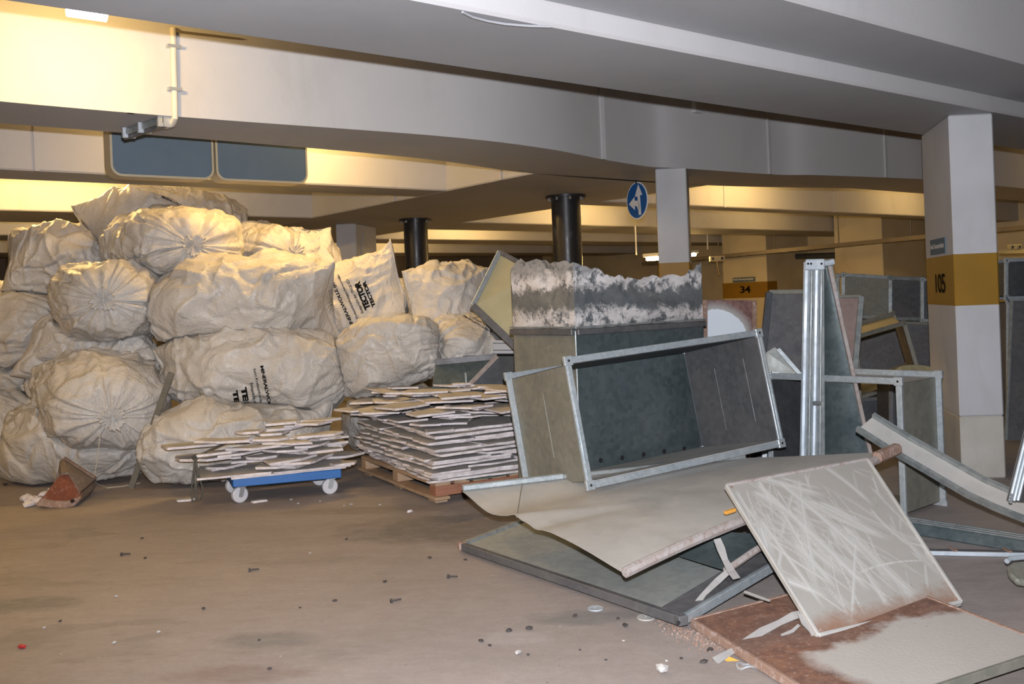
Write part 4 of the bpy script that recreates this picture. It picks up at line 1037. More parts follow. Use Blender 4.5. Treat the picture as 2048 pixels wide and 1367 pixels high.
MB().bar(R_ - ed * .16 + up * .01, R_ + ed * .03 + up * .01, .05, .05).build('rusty_end', M['rust_dusty'], bs, bevel=.012)
MB().bar(L_.lerp(F_, .40) + up * .001, L_.lerp(B_, .2).lerp(F_.lerp(R_, .2), .0) + up * .002, .004, .003).build('fold_line', M['galv_olive'], bs)
# lower framed panel
W2, S2, E2 = gp(924, 1089, .035), gp(1362, 1236, .045), gp(1556, 1122, .10); N2 = W2 + (E2 - S2)
lp = empty('framed_metal_panel', gp(1240, 1200)); tag(lp, 'framed metal panel on the floor below the bent sheet', 'panel')
sheet('sheet_panel', [W2, S2, E2, N2], M['galv_mid'], lp, 14, 14, .003, lambda s, t_: (0, 0, -.012 * math.sin(math.pi * s) * math.sin(math.pi * t_)))
for a, b, mt in ((W2, S2, M['grey_wall']), (S2, E2, M['flange']), (E2, N2, M['flange']), (N2, W2, M['galv'])):
    d_ = (b - a).normalized(); MB().bar(a - up * .006, b - up * .006, .03, .035).build('flange_bar', mt, lp, bevel=.003)
inn = (N2 - W2).normalized()
sheet('flange_lip', [S2 - (S2 - W2).normalized() * .10 + up * .016, S2 + up * .016, E2 + up * .016, E2 - (S2 - W2).normalized() * .10 + up * .03], M['grey_wall'], lp, 2, 2, .003)
for p in (W2, S2, E2, N2): MB().box(p - up * .004, Vector((.018, .007, 0)), Vector((-.007, .018, 0)), up * .018).build('corner_bracket', M['rust_dusty'] if p is W2 else M['grey_wall'], lp, bevel=.004)
hb = S2 + Vector((-.014, -.03, -.004)); MB().cyl(hb, hb + Vector((-.002, -.006, 0)), .007, 10).build('bolt_hole', M['hole'], lp)
# dark folded sheet with a rusty rim lying between the two
a_, b_, c_, d_ = gp(1350, 1108, .12), gp(1452, 1140, .13), gp(1560, 1070, .20), gp(1440, 1062, .2)
fs_ = empty('folded_sheet', gp(1452, 1160)); tag(fs_, 'dark folded sheet with a rusty rim under the edge of the bent sheet', 'sheet')
sheet('sheet_panel', [a_, b_, c_, d_], M['galv_teal'], fs_, 6, 6, .003)
MB().tube([b_, b_.lerp(c_, .5) + up * .004, c_], .014, 8).build('rusty_rim', M['rust_bar'], fs_, True)
# strips of sealing tape
def strip(name, pts, wpx, lab, mt='tape', th=.004):
    """flat band through pixel points (u,v,depth)"""
    P_ = [dp(*p) for p in pts]; l, r = [], []
    for i, p in enumerate(P_):
        d = (P_[min(i + 1, len(P_) - 1)] - P_[max(i - 1, 0)]).normalized(); sd = d.cross(Vector((0, -.55, .83))).normalized(); h = wpx * p.y / F / 2 * (1 + .18 * math.sin(i * 2.3)); l.append(p + sd * h); r.append(p - sd * h)
    b = MB(); nn_ = Vector((0, -.55, .83)) * th; n = len(P_)
    vs = l + r + [p + nn_ for p in l] + [p + nn_ for p in r]; fs = []
    for i in range(n - 1):
        fs += [(i, i + 1, n + i + 1, n + i), (2 * n + i, 3 * n + i, 3 * n + i + 1, 2 * n + i + 1), (i, 2 * n + i, 2 * n + i + 1, i + 1), (n + i, n + i + 1, 3 * n + i + 1, 3 * n + i)]
    fs += [(0, n, 3 * n, 2 * n), (n - 1, 3 * n - 1, 4 * n - 1, 2 * n - 1)]
    o = b.add(vs, fs).build(name, M[mt], None); tag(o, lab, 'tape', 'strips of sealing tape'); return o
strip('tape_strip', [(1434, 1078, 3.62), (1442, 1098, 3.6), (1450, 1120, 3.58), (1462, 1142, 3.54), (1473, 1157, 3.5)], 15, 'rust-stained tape strip sticking up between the metal sheets')
strip('tape_strip', [(1462, 1138, 3.56), (1435, 1162, 3.54), (1408, 1188, 3.5), (1392, 1210, 3.47), (1372, 1230, 3.44)], 12, 'long pale tape strip along the corner of the framed panel')

# big rusted plate
W3, S3, E3 = gp(1384, 1238, .035), gp(1694, 1428, .035), gp(2112, 1292, .085); N3 = W3 + (E3 - S3)
rp = empty('rusted_plate', gp(1700, 1290)); tag(rp, 'large rusted metal plate lying flat at the bottom right', 'plate')
sheet('plate_panel', [W3, S3, E3, N3], M['rusted_plate'], rp, 6, 6, .012)
for a, b, mt in ((W3, S3, M['rust_dusty']), (S3, E3, M['galv_olive']), (E3, N3, M['rust_dusty']), (N3, W3, M['rust_dusty'])): MB().bar(a - up * .012, b - up * .012, .014, .03).build('rim', mt, rp, bevel=.002)
# scraped plate leaning on top
TL, TR, BR, BL = dp(1453, 970, 3.84), dp(1735, 918, 4.14), gp(1922, 1203, .062), gp(1637, 1270, .056)
sp_ = empty('scraped_plate', (BL + BR) / 2); tag(sp_, 'beige plate with pale scrape marks leaning over the rusted plate', 'plate')
NS = 230
spm = sheet('plate_panel', [BL, BR, TR, TL], M['scraped_plate'], sp_, NS, NS, .014)
gx, gy = np.meshgrid(np.linspace(0, .66, NS), np.linspace(0, .82, NS)); mk = np.zeros((NS, NS)); sr = np.random.default_rng(4)
def stroke(x, y, an, L, w_, op, curve=0.0):
    global mk
    dx_, dy_ = gx - x, gy - y; ca, sa_ = math.cos(an), math.sin(an); al = dx_ * ca + dy_ * sa_; ac = -dx_ * sa_ + dy_ * ca - curve * al * al
    streak = .55 + .45 * np.sin(ac / w_ * 7 + x * 90) * np.sin(ac / w_ * 3.1 + y * 70)
    f_ = np.clip(1 - np.abs(ac) / w_, 0, 1) ** .5 * np.clip(al / .03, 0, 1) * np.clip((L - al) / .08, 0, 1) * op * streak
    mk = np.maximum(mk, f_)
for k in range(120):
    fam = sr.choice([-1.15, -1.75, -.85, -1.45, -2.1], p=[.3, .2, .22, .2, .08]); x, y = sr.uniform(-.05, .62), sr.uniform(.12, .86)
    if sr.random() < .55: x, y = sr.uniform(.0, .4), sr.uniform(.35, .85)
    stroke(x, y, fam + sr.normal() * .1, sr.uniform(.12, .5), sr.choice([.0025, .004, .008, .014, .02], p=[.3, .3, .2, .13, .07]), sr.uniform(.3, .95), sr.normal() * .4)
stroke(.30, .22, .25, .34, .006, .8, -.9); stroke(.12, .80, -1.3, .7, .018, .8); stroke(.22, .80, -1.25, .55, .022, .85); stroke(.30, .78, -1.9, .6, .02, .8); stroke(.05, .6, -1.5, .5, .012, .7)
for k in range(30): stroke(sr.uniform(.56, .66), sr.uniform(.2, .8), sr.normal() * .5 - 1.5, sr.uniform(.05, .2), .006, sr.uniform(.4, .9))
at_ = spm.data.attributes.new('scrape', 'FLOAT', 'POINT'); at_.data.foreach_set('value', np.concatenate([mk.ravel(), np.zeros(NS * NS)]).astype(np.float32))
pnm = (BR - BL).cross(TL - BL).normalized()
for a, b in ((BL, BR), (BR, TR), (TR, TL), (TL, BL)): MB().bar(a - pnm * .004, b - pnm * .004, .014, .022, pnm).build('edge_lip', M['dusty_sheet'] if a is not TR else M['rust_bar'], sp_, bevel=.003)
for a in (TL, BL, BR): MB().cyl(a.lerp((BL + TR) / 2, .045), a.lerp((BL + TR) / 2, .045) + pnm * .004, .006, 8).build('screw', M['rust_dusty'], sp_)
strip('tape_strip', [(1606, 1227, 3.26), (1588, 1231, 3.25), (1560, 1245, 3.23), (1525, 1262, 3.2), (1490, 1285, 3.16), (1465, 1302, 3.12), (1430, 1322, 3.08)], 15, 'long pale tape strip running down over the edge of the rusted plate')
strip('tape_strip', [(1600, 1228, 3.22), (1608, 1246, 3.19), (1622, 1262, 3.16), (1632, 1280, 3.13)], 10, 'short tape strip at the lower corner of the scraped plate')
strip('tape_strip', [(1598, 1250, 3.2), (1585, 1262, 3.18), (1562, 1271, 3.17)], 6, 'thin tape scrap lying on the rusted plate')
strip('tape_strip', [(1488, 1183, 3.42), (1515, 1193, 3.38), (1540, 1202, 3.34)], 5, 'faint tape shred lying flat on the dark part of the rusted plate')

# ------------------------------------------------------------------ tall slanted sheet piece
dT = 5.12
tp = empty('tall_sheet_piece', dp(1670, 1040, dT)); tp.location.z = 0; tag(tp, 'tall upright triangular sheet piece with a bright folded profile edge', 'sheet')
def T(u, v, d=dT): return dp(u, v, d)
zb = 0.02
def down(u, v, d): p = dp(u, v, d); return Vector((p.x, p.y, zb))
sheet('sheet_panel', [down(1640, 1000, dT + .02), down(1760, 1000, dT + .10), T(1664, 528, dT + .06), T(1638, 528, dT + .02)], M['galv_teal'], tp, 6, 10, .003, lambda s, t_: (0, .03 * math.sin(math.pi * s), 0))
for (u0, u1, w_, dd_, mt) in ((1614, 1606, .036, -.02, 'galv_light'), (1624, 1618, .010, -.01, 'galv'), (1634, 1628, .030, -.03, 'galv_light'), (1643, 1640, .010, -.005, 'galv')):
    a, b = T(u0, 524, dT + dd_), T(u1, 912, dT + dd_); b2 = a + (b - a) * ((a.z - zb) / (a.z - b.z)); MB().tube([a, b2], w_ / 2, 8).build('folded_profile', M[mt], tp, True)
MB().hexa([down(1602, 900, dT + .004), down(1646, 900, dT + .004), down(1646, 900, dT + .012), down(1602, 900, dT + .012), T(1612, 524, dT + .004), T(1648, 524, dT + .004), T(1648, 524, dT + .012), T(1612, 524, dT + .012)]).build('profile_web', M['galv'], tp)
a, b = T(1657, 526, dT), T(1742, 912, dT + .03); b2 = a + (b - a) * ((a.z - zb) / (a.z - b.z)); MB().bar(a, b2, .02, .03, (0, -1, 0)).build('torn_rim', M['rust_bar'], tp, bevel=.004)
MB().hexa([T(1609, 540, dT - .05), T(1650, 540, dT - .05), T(1650, 540, dT), T(1609, 540, dT), T(1611, 518, dT - .05), T(1650, 517, dT - .05), T(1650, 517, dT), T(1611, 518, dT)]).build('top_bracket', M['galv_light'], tp, bevel=.006)
MB().tube([T(1640, 526, dT - .03), T(1655, 526, dT - .03), T(1667, 523, dT - .03)], .018, 8).build('crumpled_tab', M['galv_light'], tp, True)
for u in (1616, 1622, 1643): c = T(u, 527, dT - .052); MB().cyl(c, c - Vector((0, .003, 0)), .006, 10).build('bolt_hole', M['hole'], tp)
MB().tube([T(1627, 806, dT - .05), T(1640, 806, dT - .04)], .012, 8).build('clip', M['galv'], tp, True)

# ------------------------------------------------------------------ ducts and panels behind, right of the torn duct
o, ex, ey, ez = boxfit((1.9473, 4.86, .02), (0, 0, .7074), (.4304, .75, .672))
P = [o + ey + ez, o + ez, o, o + ey]; Q = [p + ex for p in P]
duct('open duct with an olive side standing left of the column numbered 105', P, Q, [M['dusty_sheet'], M['galv_olive'], M['grey_wall'], M['galv_dark']])
def front_duct(lab, tl, tr, br, bl, depth, back=(0, 1, 0), wall=None, fl=None, lid=None, w_=.03, ends=(1, 1)):
    P = [dp(*tl), dp(*tr), dp(*br), dp(*bl)]; bk = Vector(back).normalized() * depth; Q = [p + bk for p in P]
    r = duct(lab, P, Q, wall or M['galv_dark'], fl, w_, ends=ends)
    if lid is not None: sheet('end_panel_or_shade', [P[3], P[2], P[1], P[0]], lid, r, 2, 2, .003)  # on an open duct the dark lid stands in for the shaded inside
    return r
front_duct('dark open duct behind the tilted duct', (1534, 752, 5.75), (1618, 762, 5.65), (1618, 977, 5.65), (1534, 973, 5.75), .5, (.2, 1, 0), M['galv_dark'], M['flange'], M['galv_dark'], ends=(1, 0))  # dark sheet across the open end paints the shade within
tg = MB().plate([dp(1526, 742, 5.62), dp(1533, 704, 5.62), dp(1549, 694, 5.62), dp(1558, 700, 5.62), dp(1602, 752, 5.55)], (0, 1, 0), .004).build('corner_gusset', M['galv_mid'], None); tag(tg, 'small light triangular gusset above the dark open duct', 'gusset')
for a, b in (((1556, 698, 5.6), (1603, 752, 5.53)), ((1526, 744, 5.6), (1604, 756, 5.53))): MB().bar(dp(*a), dp(*b), .022, .018, (0, -1, 0)).build('flange_bar', M['flange'], tg)
def panel(name, lab, cs, mt, bars=(), th=.006, cat='panel', nu=2, nv=2):
    """cs: BL, BR, TR, TL as (u,v,depth)"""
    C = [dp(*c) for c in cs]; base = min(C, key=lambda p: p.z); r = empty(name, base); tag(r, lab, cat); sheet('panel_sheet', C, mt, r, nu, nv, th)
    for i, bm_, w_ in bars: MB().bar(C[i], C[(i + 1) % 4], w_, w_, (0, -1, .1)).build('flange_bar', bm_, r, bevel=.003)
    return r
panel('striped_panel', 'dark streaked metal panel leaning behind the tall slanted sheet', [(1502, 950, 6.1), (1608, 948, 6.1), (1612, 583, 6.3), (1538, 584, 6.3)], M['grey_wall'], ((2, M['galv_olive'], .03), (3, M['galv_dark'], .04)))
panel('patched_panel', 'rusty panel with a round bare patch painted with flash glare, right of the torn duct', [(1410, 936, 6.45), (1508, 930, 6.5), (1508, 600, 6.5), (1410, 599, 6.45)], M['patched_panel'], ((1, M['rust_dusty'], .03), (3, M['rust_dusty'], .03)), nu=8, nv=8)
panel('brown_panel', 'reddish-brown sheet panel right of the tall slanted sheet', [(1632, 952, 6.0), (1690, 950, 6.0), (1722, 592, 6.2), (1655, 593, 6.2)], M['brown_sheet'], ((1, M['galv'], .035), (2, M['galv_olive'], .02)))
# row of ducts along the far side
NA, NB = 'far duct with a sooty olive front, left of the row of three', 'far duct with a dark sooty front, middle of the row of three'
fdir = (.25, 1, 0)
front_duct(NA, (1690, 553, 9.3), (1776, 558, 9.25), (1776, 632, 9.25), (1690, 628, 9.3), .6, fdir, M['galv_olive'], M['galv'], M['galv_olive'], .035)
front_duct(NB, (1784, 559, 9.2), (1840, 561, 9.2), (1840, 634, 9.2), (1784, 633, 9.2), .6, fdir, M['grey_wall'], M['galv'], M['grey_wall'], .035)
front_duct('far open duct with its inside shade as a black sheet, right of the row of three', (1848, 562, 9.1), (1960, 566, 9.0), (1960, 640, 9.0), (1848, 637, 9.1), .6, fdir, M['galv_dark'], M['galv'], M['galv_dark'], .03)  # the inside's shade is a dark sheet over the mouth
front_duct('far grey duct under the row of three', (1700, 645, 9.3), (1960, 652, 9.1), (1960, 812, 9.1), (1700, 816, 9.3), .6, fdir, M['grey_wall'], M['galv_olive'], M['grey_wall'], .03)
o_, r_ = dp(1722, 740, 7.2), None
P = [dp(1716, 676, 7.2), dp(1806, 650, 7.35), dp(1836, 752, 7.35), dp(1722, 790, 7.2)]; bk = Vector((.12, .5, .06)); Q = [p + bk for p in P]
duct('dark open duct tipped over between the column and the brown panel', P, Q, [M['cream_sheet'], M['grey_wall'], M['galv_dark'], M['galv_dark']], M['galv_olive'], .03)
front_duct('low dark duct under the curved elbow cheek', (1786, 762, 6.75), (1862, 764, 6.75), (1862, 904, 6.75), (1786, 906, 6.75), .4, (.1, 1, 0), M['galv_dark'], M['grey_wall'], M['galv_dark'], ends=(1, 0))
front_duct('low dark duct under the tipped-over duct', (1700, 806, 7.25), (1776, 798, 7.25), (1776, 882, 7.25), (1700, 884, 7.25), .4, (.1, 1, 0), M['galv_dark'], M['grey_wall'], M['galv_dark'], ends=(1, 0))
# curved cream elbow cheek
eb = MB(); pts_o = [(1786, 752), (1790, 740), (1800, 732), (1820, 729), (1845, 730), (1880, 737), (1900, 745)]; pts_i = [(1802, 754), (1803, 748), (1808, 743), (1822, 741), (1842, 744), (1870, 752), (1900, 762)]
dE = 6.85; n = len(pts_o); vs = [dp(u, v, dE + .25 * i / n) for i, (u, v) in enumerate(pts_o)] + [dp(u, v, dE - .06 + .25 * i / n) for i, (u, v) in enumerate(pts_i)]; vs += [p - up * .012 for p in vs]
fs = []
for i in range(n - 1): fs += [(i, i + 1, n + i + 1, n + i), (2 * n + i, 3 * n + i, 3 * n + i + 1, 2 * n + i + 1), (i, 2 * n + i, 2 * n + i + 1, i + 1), (n + i, n + i + 1, 3 * n + i + 1, 3 * n + i)]
fs += [(0, n, 3 * n, 2 * n), (n - 1, 3 * n - 1, 4 * n - 1, 2 * n - 1)]
tag(eb.add(vs, fs).build('elbow_cheek', M['cream_sheet'], None), 'curved cream-coloured elbow cheek left of the column numbered 105', 'sheet')
M['red_plastic'] = mat('red_plastic', (.42, .02, .03), .4)
for u, lb in ((1742, 'red plastic spool on the duct, left of the pair'), (1772, 'red plastic spool on the duct, right of the pair')):
    c = dp(u, 752, 5.45); r = empty('red_spool', c - up * .02); tag(r, lb, 'spool', 'red plastic spools')
    MB().cyl(c - up * .02, c, .018, 14).build('spool_core', M['red_plastic'], r, True); MB().cyl(c, c + up * .008, .028, 18).build('spool_rim', M['red_plastic'], r, True)
# sloping channel from the olive duct down to the right
cp = [(1730, 846, 4.62), (1800, 890, 4.52), (1870, 930, 4.42), (1950, 976, 4.28), (2010, 1003, 4.16), (2075, 1028, 4.04)]
ch = empty('sloping_channel', dp(1900, 945, 4.35)); tag(ch, 'long curved sheet channel sloping down across the foot of the numbered column', 'channel')
C_ = [dp(*p) for p in cp]; sdv = Vector((.35, .8, .25)).normalized()
b = MB(); wch = .075
for nm, off, ww, mt in (('channel_web', 0, .12, 'dusty_sheet'), ('channel_lip', .065, .02, 'galv'), ('channel_lip', -.065, .02, 'galv')):
    for_ = [p + Vector((.03, .35, .94)).normalized() * 0 for p in C_]; b = MB(); vs = []; hi = .022 if ww < .1 else 0
    for p in C_:
        d_ = (C_[-1] - C_[0]).normalized(); sd = d_.cross(Vector((.1, -.75, .65))).normalized(); nn_ = sd.cross(d_).normalized()
        if nn_.z < 0: nn_ = -nn_
        c0 = p + sd * off; vs += [c0 - sd * ww / 2 - nn_ * .004, c0 + sd * ww / 2 - nn_ * .004, c0 + sd * ww / 2 + nn_ * (.0 + hi), c0 - sd * ww / 2 + nn_ * (.0 + hi)]
    fs = [(i * 4 + k, i * 4 + (k + 1) % 4, (i + 1) * 4 + (k + 1) % 4, (i + 1) * 4 + k) for i in range(len(C_) - 1) for k in range(4)] + [(0, 1, 2, 3), tuple(len(vs) - 4 + k for k in range(4))]
    b.add(vs, fs).build(nm, M[mt], ch, True)
# floor profile and rail
a, b_ = gp(1810, 1062), gp(2080, 1106); dv = (b_ - a).normalized()
fp = empty('floor_profile', a); tag(fp, 'greenish steel profile lying on the floor at the right', 'profile')
MB().bar(a + up * .03, b_ + up * .03, .10, .06).build('profile_body', M['galv_teal'], fp, bevel=.008)
for k in (-.035, 0, .035): MB().bar(a + up * .062 + dv.cross(up) * k, b_ + up * .062 + dv.cross(up) * k, .012, .006).build('profile_rib', M['galv'], fp)
a, b_ = gp(1846, 1108), gp(2050, 1112); rl = empty('floor_rail', a); tag(rl, 'thin pale rail lying on the floor in front of the greenish profile', 'rail')
MB().bar(a + up * .012, b_ + up * .012, .035, .02).build('rail_body', M['grey_wall'], rl, bevel=.003); MB().bar(a + up * .012 - Vector((0, .02, 0)), b_ + up * .012 - Vector((0, .02, 0)), .006, .018).build('rail_edge', M['galv_light'], rl)
for k in (.3, .83): p = a.lerp(b_, k); MB().bar(p + up * .026 - Vector((0, .03, 0)), p + up * .026 + Vector((0, .03, 0)), .012, .008).build('rail_clip', M['rust_dusty'], rl)
# bright-edged sheet cut by the right picture edge
p0_, p1_ = dp(2017, 1000, 3.95), dp(2062, 820, 4.0); r = empty('edge_sheet', p0_); tag(r, 'metal sheet with a shiny folded edge at the right picture edge', 'sheet')
sheet('sheet_panel', [p0_ + Vector((.0, .01, 0)), p0_ + Vector((.5, .25, -.12)), p1_ + Vector((.5, .25, 0)), p1_ + Vector((0, .01, 0))], M['grey_wall'], r, 2, 2, .004)
for k in (0, .016, .032): MB().tube([p0_ + Vector((k, -.012, 0)), p1_ + Vector((k, -.012, 0))], .007, 8).build('folded_profile', M['galv_light'], r, True)
for t_ in (.0, .035, .07): c = p0_.lerp(p1_, t_) + Vector((-.004, -.02, 0)); MB().cyl(c, c - Vector((0, .006, 0)), .007, 10).build('rivet', M['galv_bright'], r)
cpx = [dp(2014, 1128, 3.7), dp(2022, 1122, 3.72), dp(2060, 1118, 3.72), dp(2060, 1165, 3.6), dp(2034, 1158, 3.6), dp(2018, 1145, 3.64)]
zmin = min(p.z for p in cpx); cr = MB().plate([p + up * (.012 - zmin) * 0 for p in cpx], (0, .3, -1), .03).build('crushed_corner', M['galv_olive'], None, bevel=.01); tag(cr, 'crushed metal corner piece at the right picture edge', 'metal scrap')
MB().tube([p + up * .012 for p in cpx[:3]], .01, 8).build('folded_rim', M['galv_light'], cr, True)
# ducts right of the column
front_duct('open black duct right of the numbered column', (2016, 524, 7.6), (2120, 520, 7.6), (2120, 590, 7.6), (2016, 592, 7.6), .5, (0, 1, 0), M['galv_dark'], M['flange'], M['galv_dark'])  # opening closed by a dark sheet in place of interior shade
panel('leaning_panel', 'grey panel leaning right of the numbered column', [(2012, 880, 7.1), (2130, 876, 7.1), (2130, 600, 7.3), (2024, 601, 7.3)], M['grey_wall'], ((3, M['galv'], .02),))

front_duct('grey duct carrying the open black duct right of the numbered column', (2020, 606, 7.6), (2120, 602, 7.6), (2120, 855, 7.6), (2020, 859, 7.6), .5, (0, 1, 0), M['grey_wall'], M['flange'], M['grey_wall'], ends=(1, 0))
# ------------------------------------------------------------------ things between the sacks and the torn duct
panel('cream_panel', 'framed panel, cream-coloured as if lit warm, tilted between the sacks and the torn duct', [(946, 612, 6.5), (1075, 735, 6.3), (1075, 545, 6.6), (999, 504, 6.75)], M['cream_sheet'], ((3, M['flange'], .035), (2, M['grey_wall'], .035), (0, M['grey_wall'], .05)), .01)  # warm light put into the cream; dark bottom bar stands for underside shade
wb = MB().hexa([dp(986, 707, 6.80), dp(1060, 707, 6.80), dp(1060, 707, 7.0), dp(986, 707, 7.0), dp(986, 680, 6.80), dp(1060, 680, 6.80), dp(1060, 680, 7.0), dp(986, 680, 7.0)]).build('white_profile', M['column'], None, bevel=.004); tag(wb, 'short white profile poking out behind the torn duct', 'profile')
for v in (686, 700): MB().bar(dp(986, v, 6.795), dp(1060, v, 6.795), .006, .006).build('groove', M['grey_wall'], wb)
db = MB().hexa([dp(985, 680, 7.02), dp(1060, 680, 7.02), dp(1060, 680, 7.2), dp(985, 680, 7.2), dp(985, 659, 7.02), dp(1060, 659, 7.02), dp(1060, 659, 7.2), dp(985, 659, 7.2)]).build('dark_profile', M['galv_dark'], None, bevel=.004); tag(db, 'dark steel profile above the short white profile', 'profile')
r = empty('transition_piece', gp(920, 860)); tag(r, 'dark triangular transition piece under the sack with upside-down lettering', 'duct')
tri = [dp(872, 724, 6.75), dp(992, 712, 6.75), dp(926, 785, 6.6), dp(915, 860, 6.6), dp(850, 860, 6.7)]
MB().plate(tri, (0, 1, 0), .004).build('side_panel', M['galv_teal'], r)
MB().bar(dp(870, 724, 6.72), dp(994, 712, 6.72), .04, .02, (0, -1, 0)).build('flange_bar', M['grey_wall'], r); MB().bar(dp(994, 712, 6.7), dp(922, 786, 6.56), .03, .02, (0, -1, 0)).build('flange_bar', M['rust_bar'], r)
MB().bar(dp(931, 745, 6.66), dp(934, 785, 6.62), .012, .008, (0, -1, 0)).build('bead', M['galv'], r)
front_duct('dark navy duct behind the tall plasterboard stack', (925, 712, 6.78), (1080, 712, 6.78), (1080, 930, 6.78), (925, 936, 6.78), .4, (.1, 1, 0), M['galv_dark'], M['galv_dark'], M['galv_dark'], ends=(0, 0))
# ================================================================== on the ceiling
M['sign_blue'] = mat('sign_blue', (.085, .125, .16), .6); t = NT(M['sign_blue']); t.base(t.mix(t.noise(t.co(), 5, 6), (.075, .112, .145), (.10, .142, .18)))
M['sign_rim'] = mat('sign_rim', (.42, .36, .24), .5)
def round_rect(w_, h_, r, n=6):
    pts = []
    for cx, cy, a0 in ((w_ - r, r, -90), (w_ - r, h_ - r, 0), (r, h_ - r, 90), (r, r, 180)):
        for k in range(n + 1): an = math.radians(a0 + 90 * k / n); pts.append((cx + r * math.cos(an), cy + r * math.sin(an)))
    return pts
sa, sb = dp(222, 351, 6.02), dp(617, 368, 6.80); sb.z = sa.z; sdir = (sb - sa).normalized(); sn = sdir.cross(up).normalized(); Ls = (sb - sa).length
for k, lab in ((0, 'blank blue-grey sign box with rounded corners under the ceiling, left one of two'), (1, 'blank blue-grey sign box with rounded corners under the ceiling, right one of two')):
    w_ = Ls / 2 - .008; o0 = sa + sdir * (k * (Ls / 2 + .006)); h_ = .62
    r = empty('sign_box', o0 + sdir * w_ / 2); tag(r, lab, 'sign', 'blank sign boxes')
    rr = round_rect(w_, h_, .07); ri = [(x + .014, y + .014) for x, y in round_rect(w_ - .028, h_ - .028, .058)]
    P3 = lambda q, d: o0 + sdir * q[0] + up * q[1] + sn * d
    n = len(rr); b = MB(); vs = [P3(q, .0) for q in rr] + [P3(q, -.16) for q in rr] + [P3(q, .0) for q in ri]
    fs = [(i, (i + 1) % n, n + (i + 1) % n, n + i) for i in range(n)] + [(i, (i + 1) % n, 2 * n + (i + 1) % n, 2 * n + i) for i in range(n)] + [tuple(n + i for i in range(n))]
    b.add(vs, fs).build('sign_rim', M['sign_rim'], r, True, angle=40)
    MB().plate([P3(q, -.012) for q in ri], sn, .006).build('sign_face', M['sign_blue'], r)
    for x in (.15, w_ - .15): MB().bar(o0 + sdir * x + up * h_ - sn * .08, Vector(((o0 + sdir * x).x, (o0 + sdir * x).y, ZT)) - sn * .08, .03, .02, (1, 0, 0)).build('hanger', M['flange'], r)
# conduit on the second beam
M['conduit'] = mat('conduit', (.55, .51, .42), .5)
def on_beam(u, v):               # near face of the second beam
    return hitp(u, v, G(1.4, 4.975, 2.3), G(0, -1))
c0, c1 = on_beam(343, 58), on_beam(347, 228); cd = empty('wall_conduit', c1); tag(cd, 'thin cream conduit running down the beam face and under it', 'conduit')
off = G(0, -1) * .022
cg = toG(c1); bend = [c0 + off, c0.lerp(c1, .5) + off, c1 + off + up * .02, G(cg[0], cg[1] - .02, ZS - .01), G(cg[0], cg[1] + .02, ZS - .035), G(cg[0] - .01, cg[1] + .09, ZS - .035)]
MB().tube(bend, .016, 10).build('conduit_pipe', M['conduit'], cd, True)
for f_ in (.22, .72): q = c0.lerp(c1, f_) + off; MB().box(q, G(.035, 0), G(0, .02), up * .008).build('clip', M['galv_bright'], cd)
ra_, rb_ = gp(330, 240, ZS - .02), gp(250, 266, ZS - .02)
rl = empty('mounting_rail', ra_); tag(rl, 'short steel mounting rail with brackets under the second beam', 'rail')
MB().bar(ra_, rb_, .04, .035).build('rail_body', M['galv'], rl, bevel=.003)
MB().bar(ra_ - up * .028, rb_ - up * .028, .018, .018).build('rail_tube', M['grey_wall'], rl)
for f_ in (.02, .5, .9): q = ra_.lerp(rb_, f_); MB().box(q - up * .006, G(.035, 0), G(0, .01), up * .028).build('bracket', M['galv_bright'], rl)
# thin cables tucked along the beam edges
M['cable'] = mat('cable', (.16, .12, .07), .6)
cb = [hitp(u, v, G(1.4, 4.95, 2.3), G(0, -1)) for u, v in ((345, 58), (360, 64), (430, 72), (540, 86), (680, 102), (820, 122))]
o = MB().tube(cb, .007, 6).build('ceiling_cable', M['cable'], None, True); tag(o, 'thin dark cable running along the top of the second beam', 'cable')
cb = [gp(u, v, ZS - .008) for u, v in ((925, 24), (945, 34), (975, 42), (1010, 48), (1060, 52), (1100, 53))]
o = MB().tube(cb, .005, 6).build('ceiling_cable', M['paint_soffit'], None, True); tag(o, 'pale painted cable curving over the nearest ceiling beam', 'cable')
jb = hitp(1393, 214, G(5.9, 5.24, 2.4), G(0, -1)); o = MB().box(jb, G(.05, 0), G(0, .03), up * .05).build('junction_box', M['column'], None, bevel=.006); tag(o, 'small pale junction box high on the second beam', 'junction box')

# ------------------------------------------------------------------ round traffic sign
tc = dp(1274, 401, 8.55); nS = Vector((-.90, -.44, 0)).normalized(); xS = up.cross(nS).normalized(); RS = .168
ts = empty('traffic_sign', tc - up * RS); tag(ts, 'round blue traffic sign with white straight and left arrows', 'sign')
def disc(r, d0, d1, n=40): return [tc + (xS * math.cos(2 * math.pi * k / n) + up * math.sin(2 * math.pi * k / n)) * r + nS * d0 for k in range(n)]
M['traffic_blue'] = mat('traffic_blue', (.008, .10, .33), .4); M['traffic_white'] = mat('traffic_white', (.78, .78, .76), .4)
MB().plate(disc(RS, -.006, 0), nS, .006).build('sign_disc', M['traffic_white'], ts)
MB().plate(disc(RS * .93, .0005, 0), nS, .002).build('sign_face', M['traffic_blue'], ts)
def arrow(poly): return MB().plate([tc + xS * (x * RS) + up * (y * RS) + nS * .003 for x, y in poly], nS, .002)
arrow([(.16, -.78), (.38, -.78), (.32, .25), (.55, .25), (.20, .85), (-.15, .22), (.10, .22)]).build('straight_arrow', M['traffic_white'], ts)
arrow([(.26, -.5), (.22, -.2), (.05, .0), (-.2, .02), (-.2, .22), (-.75, -.12), (-.2, -.48), (-.2, -.26), (.0, -.3), (.12, -.5)]).build('left_arrow', M['traffic_white'], ts)
MB().bar(tc + up * RS * .9, Vector((tc.x, tc.y, ZS)), .02, .012, nS).build('hanger', M['galv_dark'], ts)

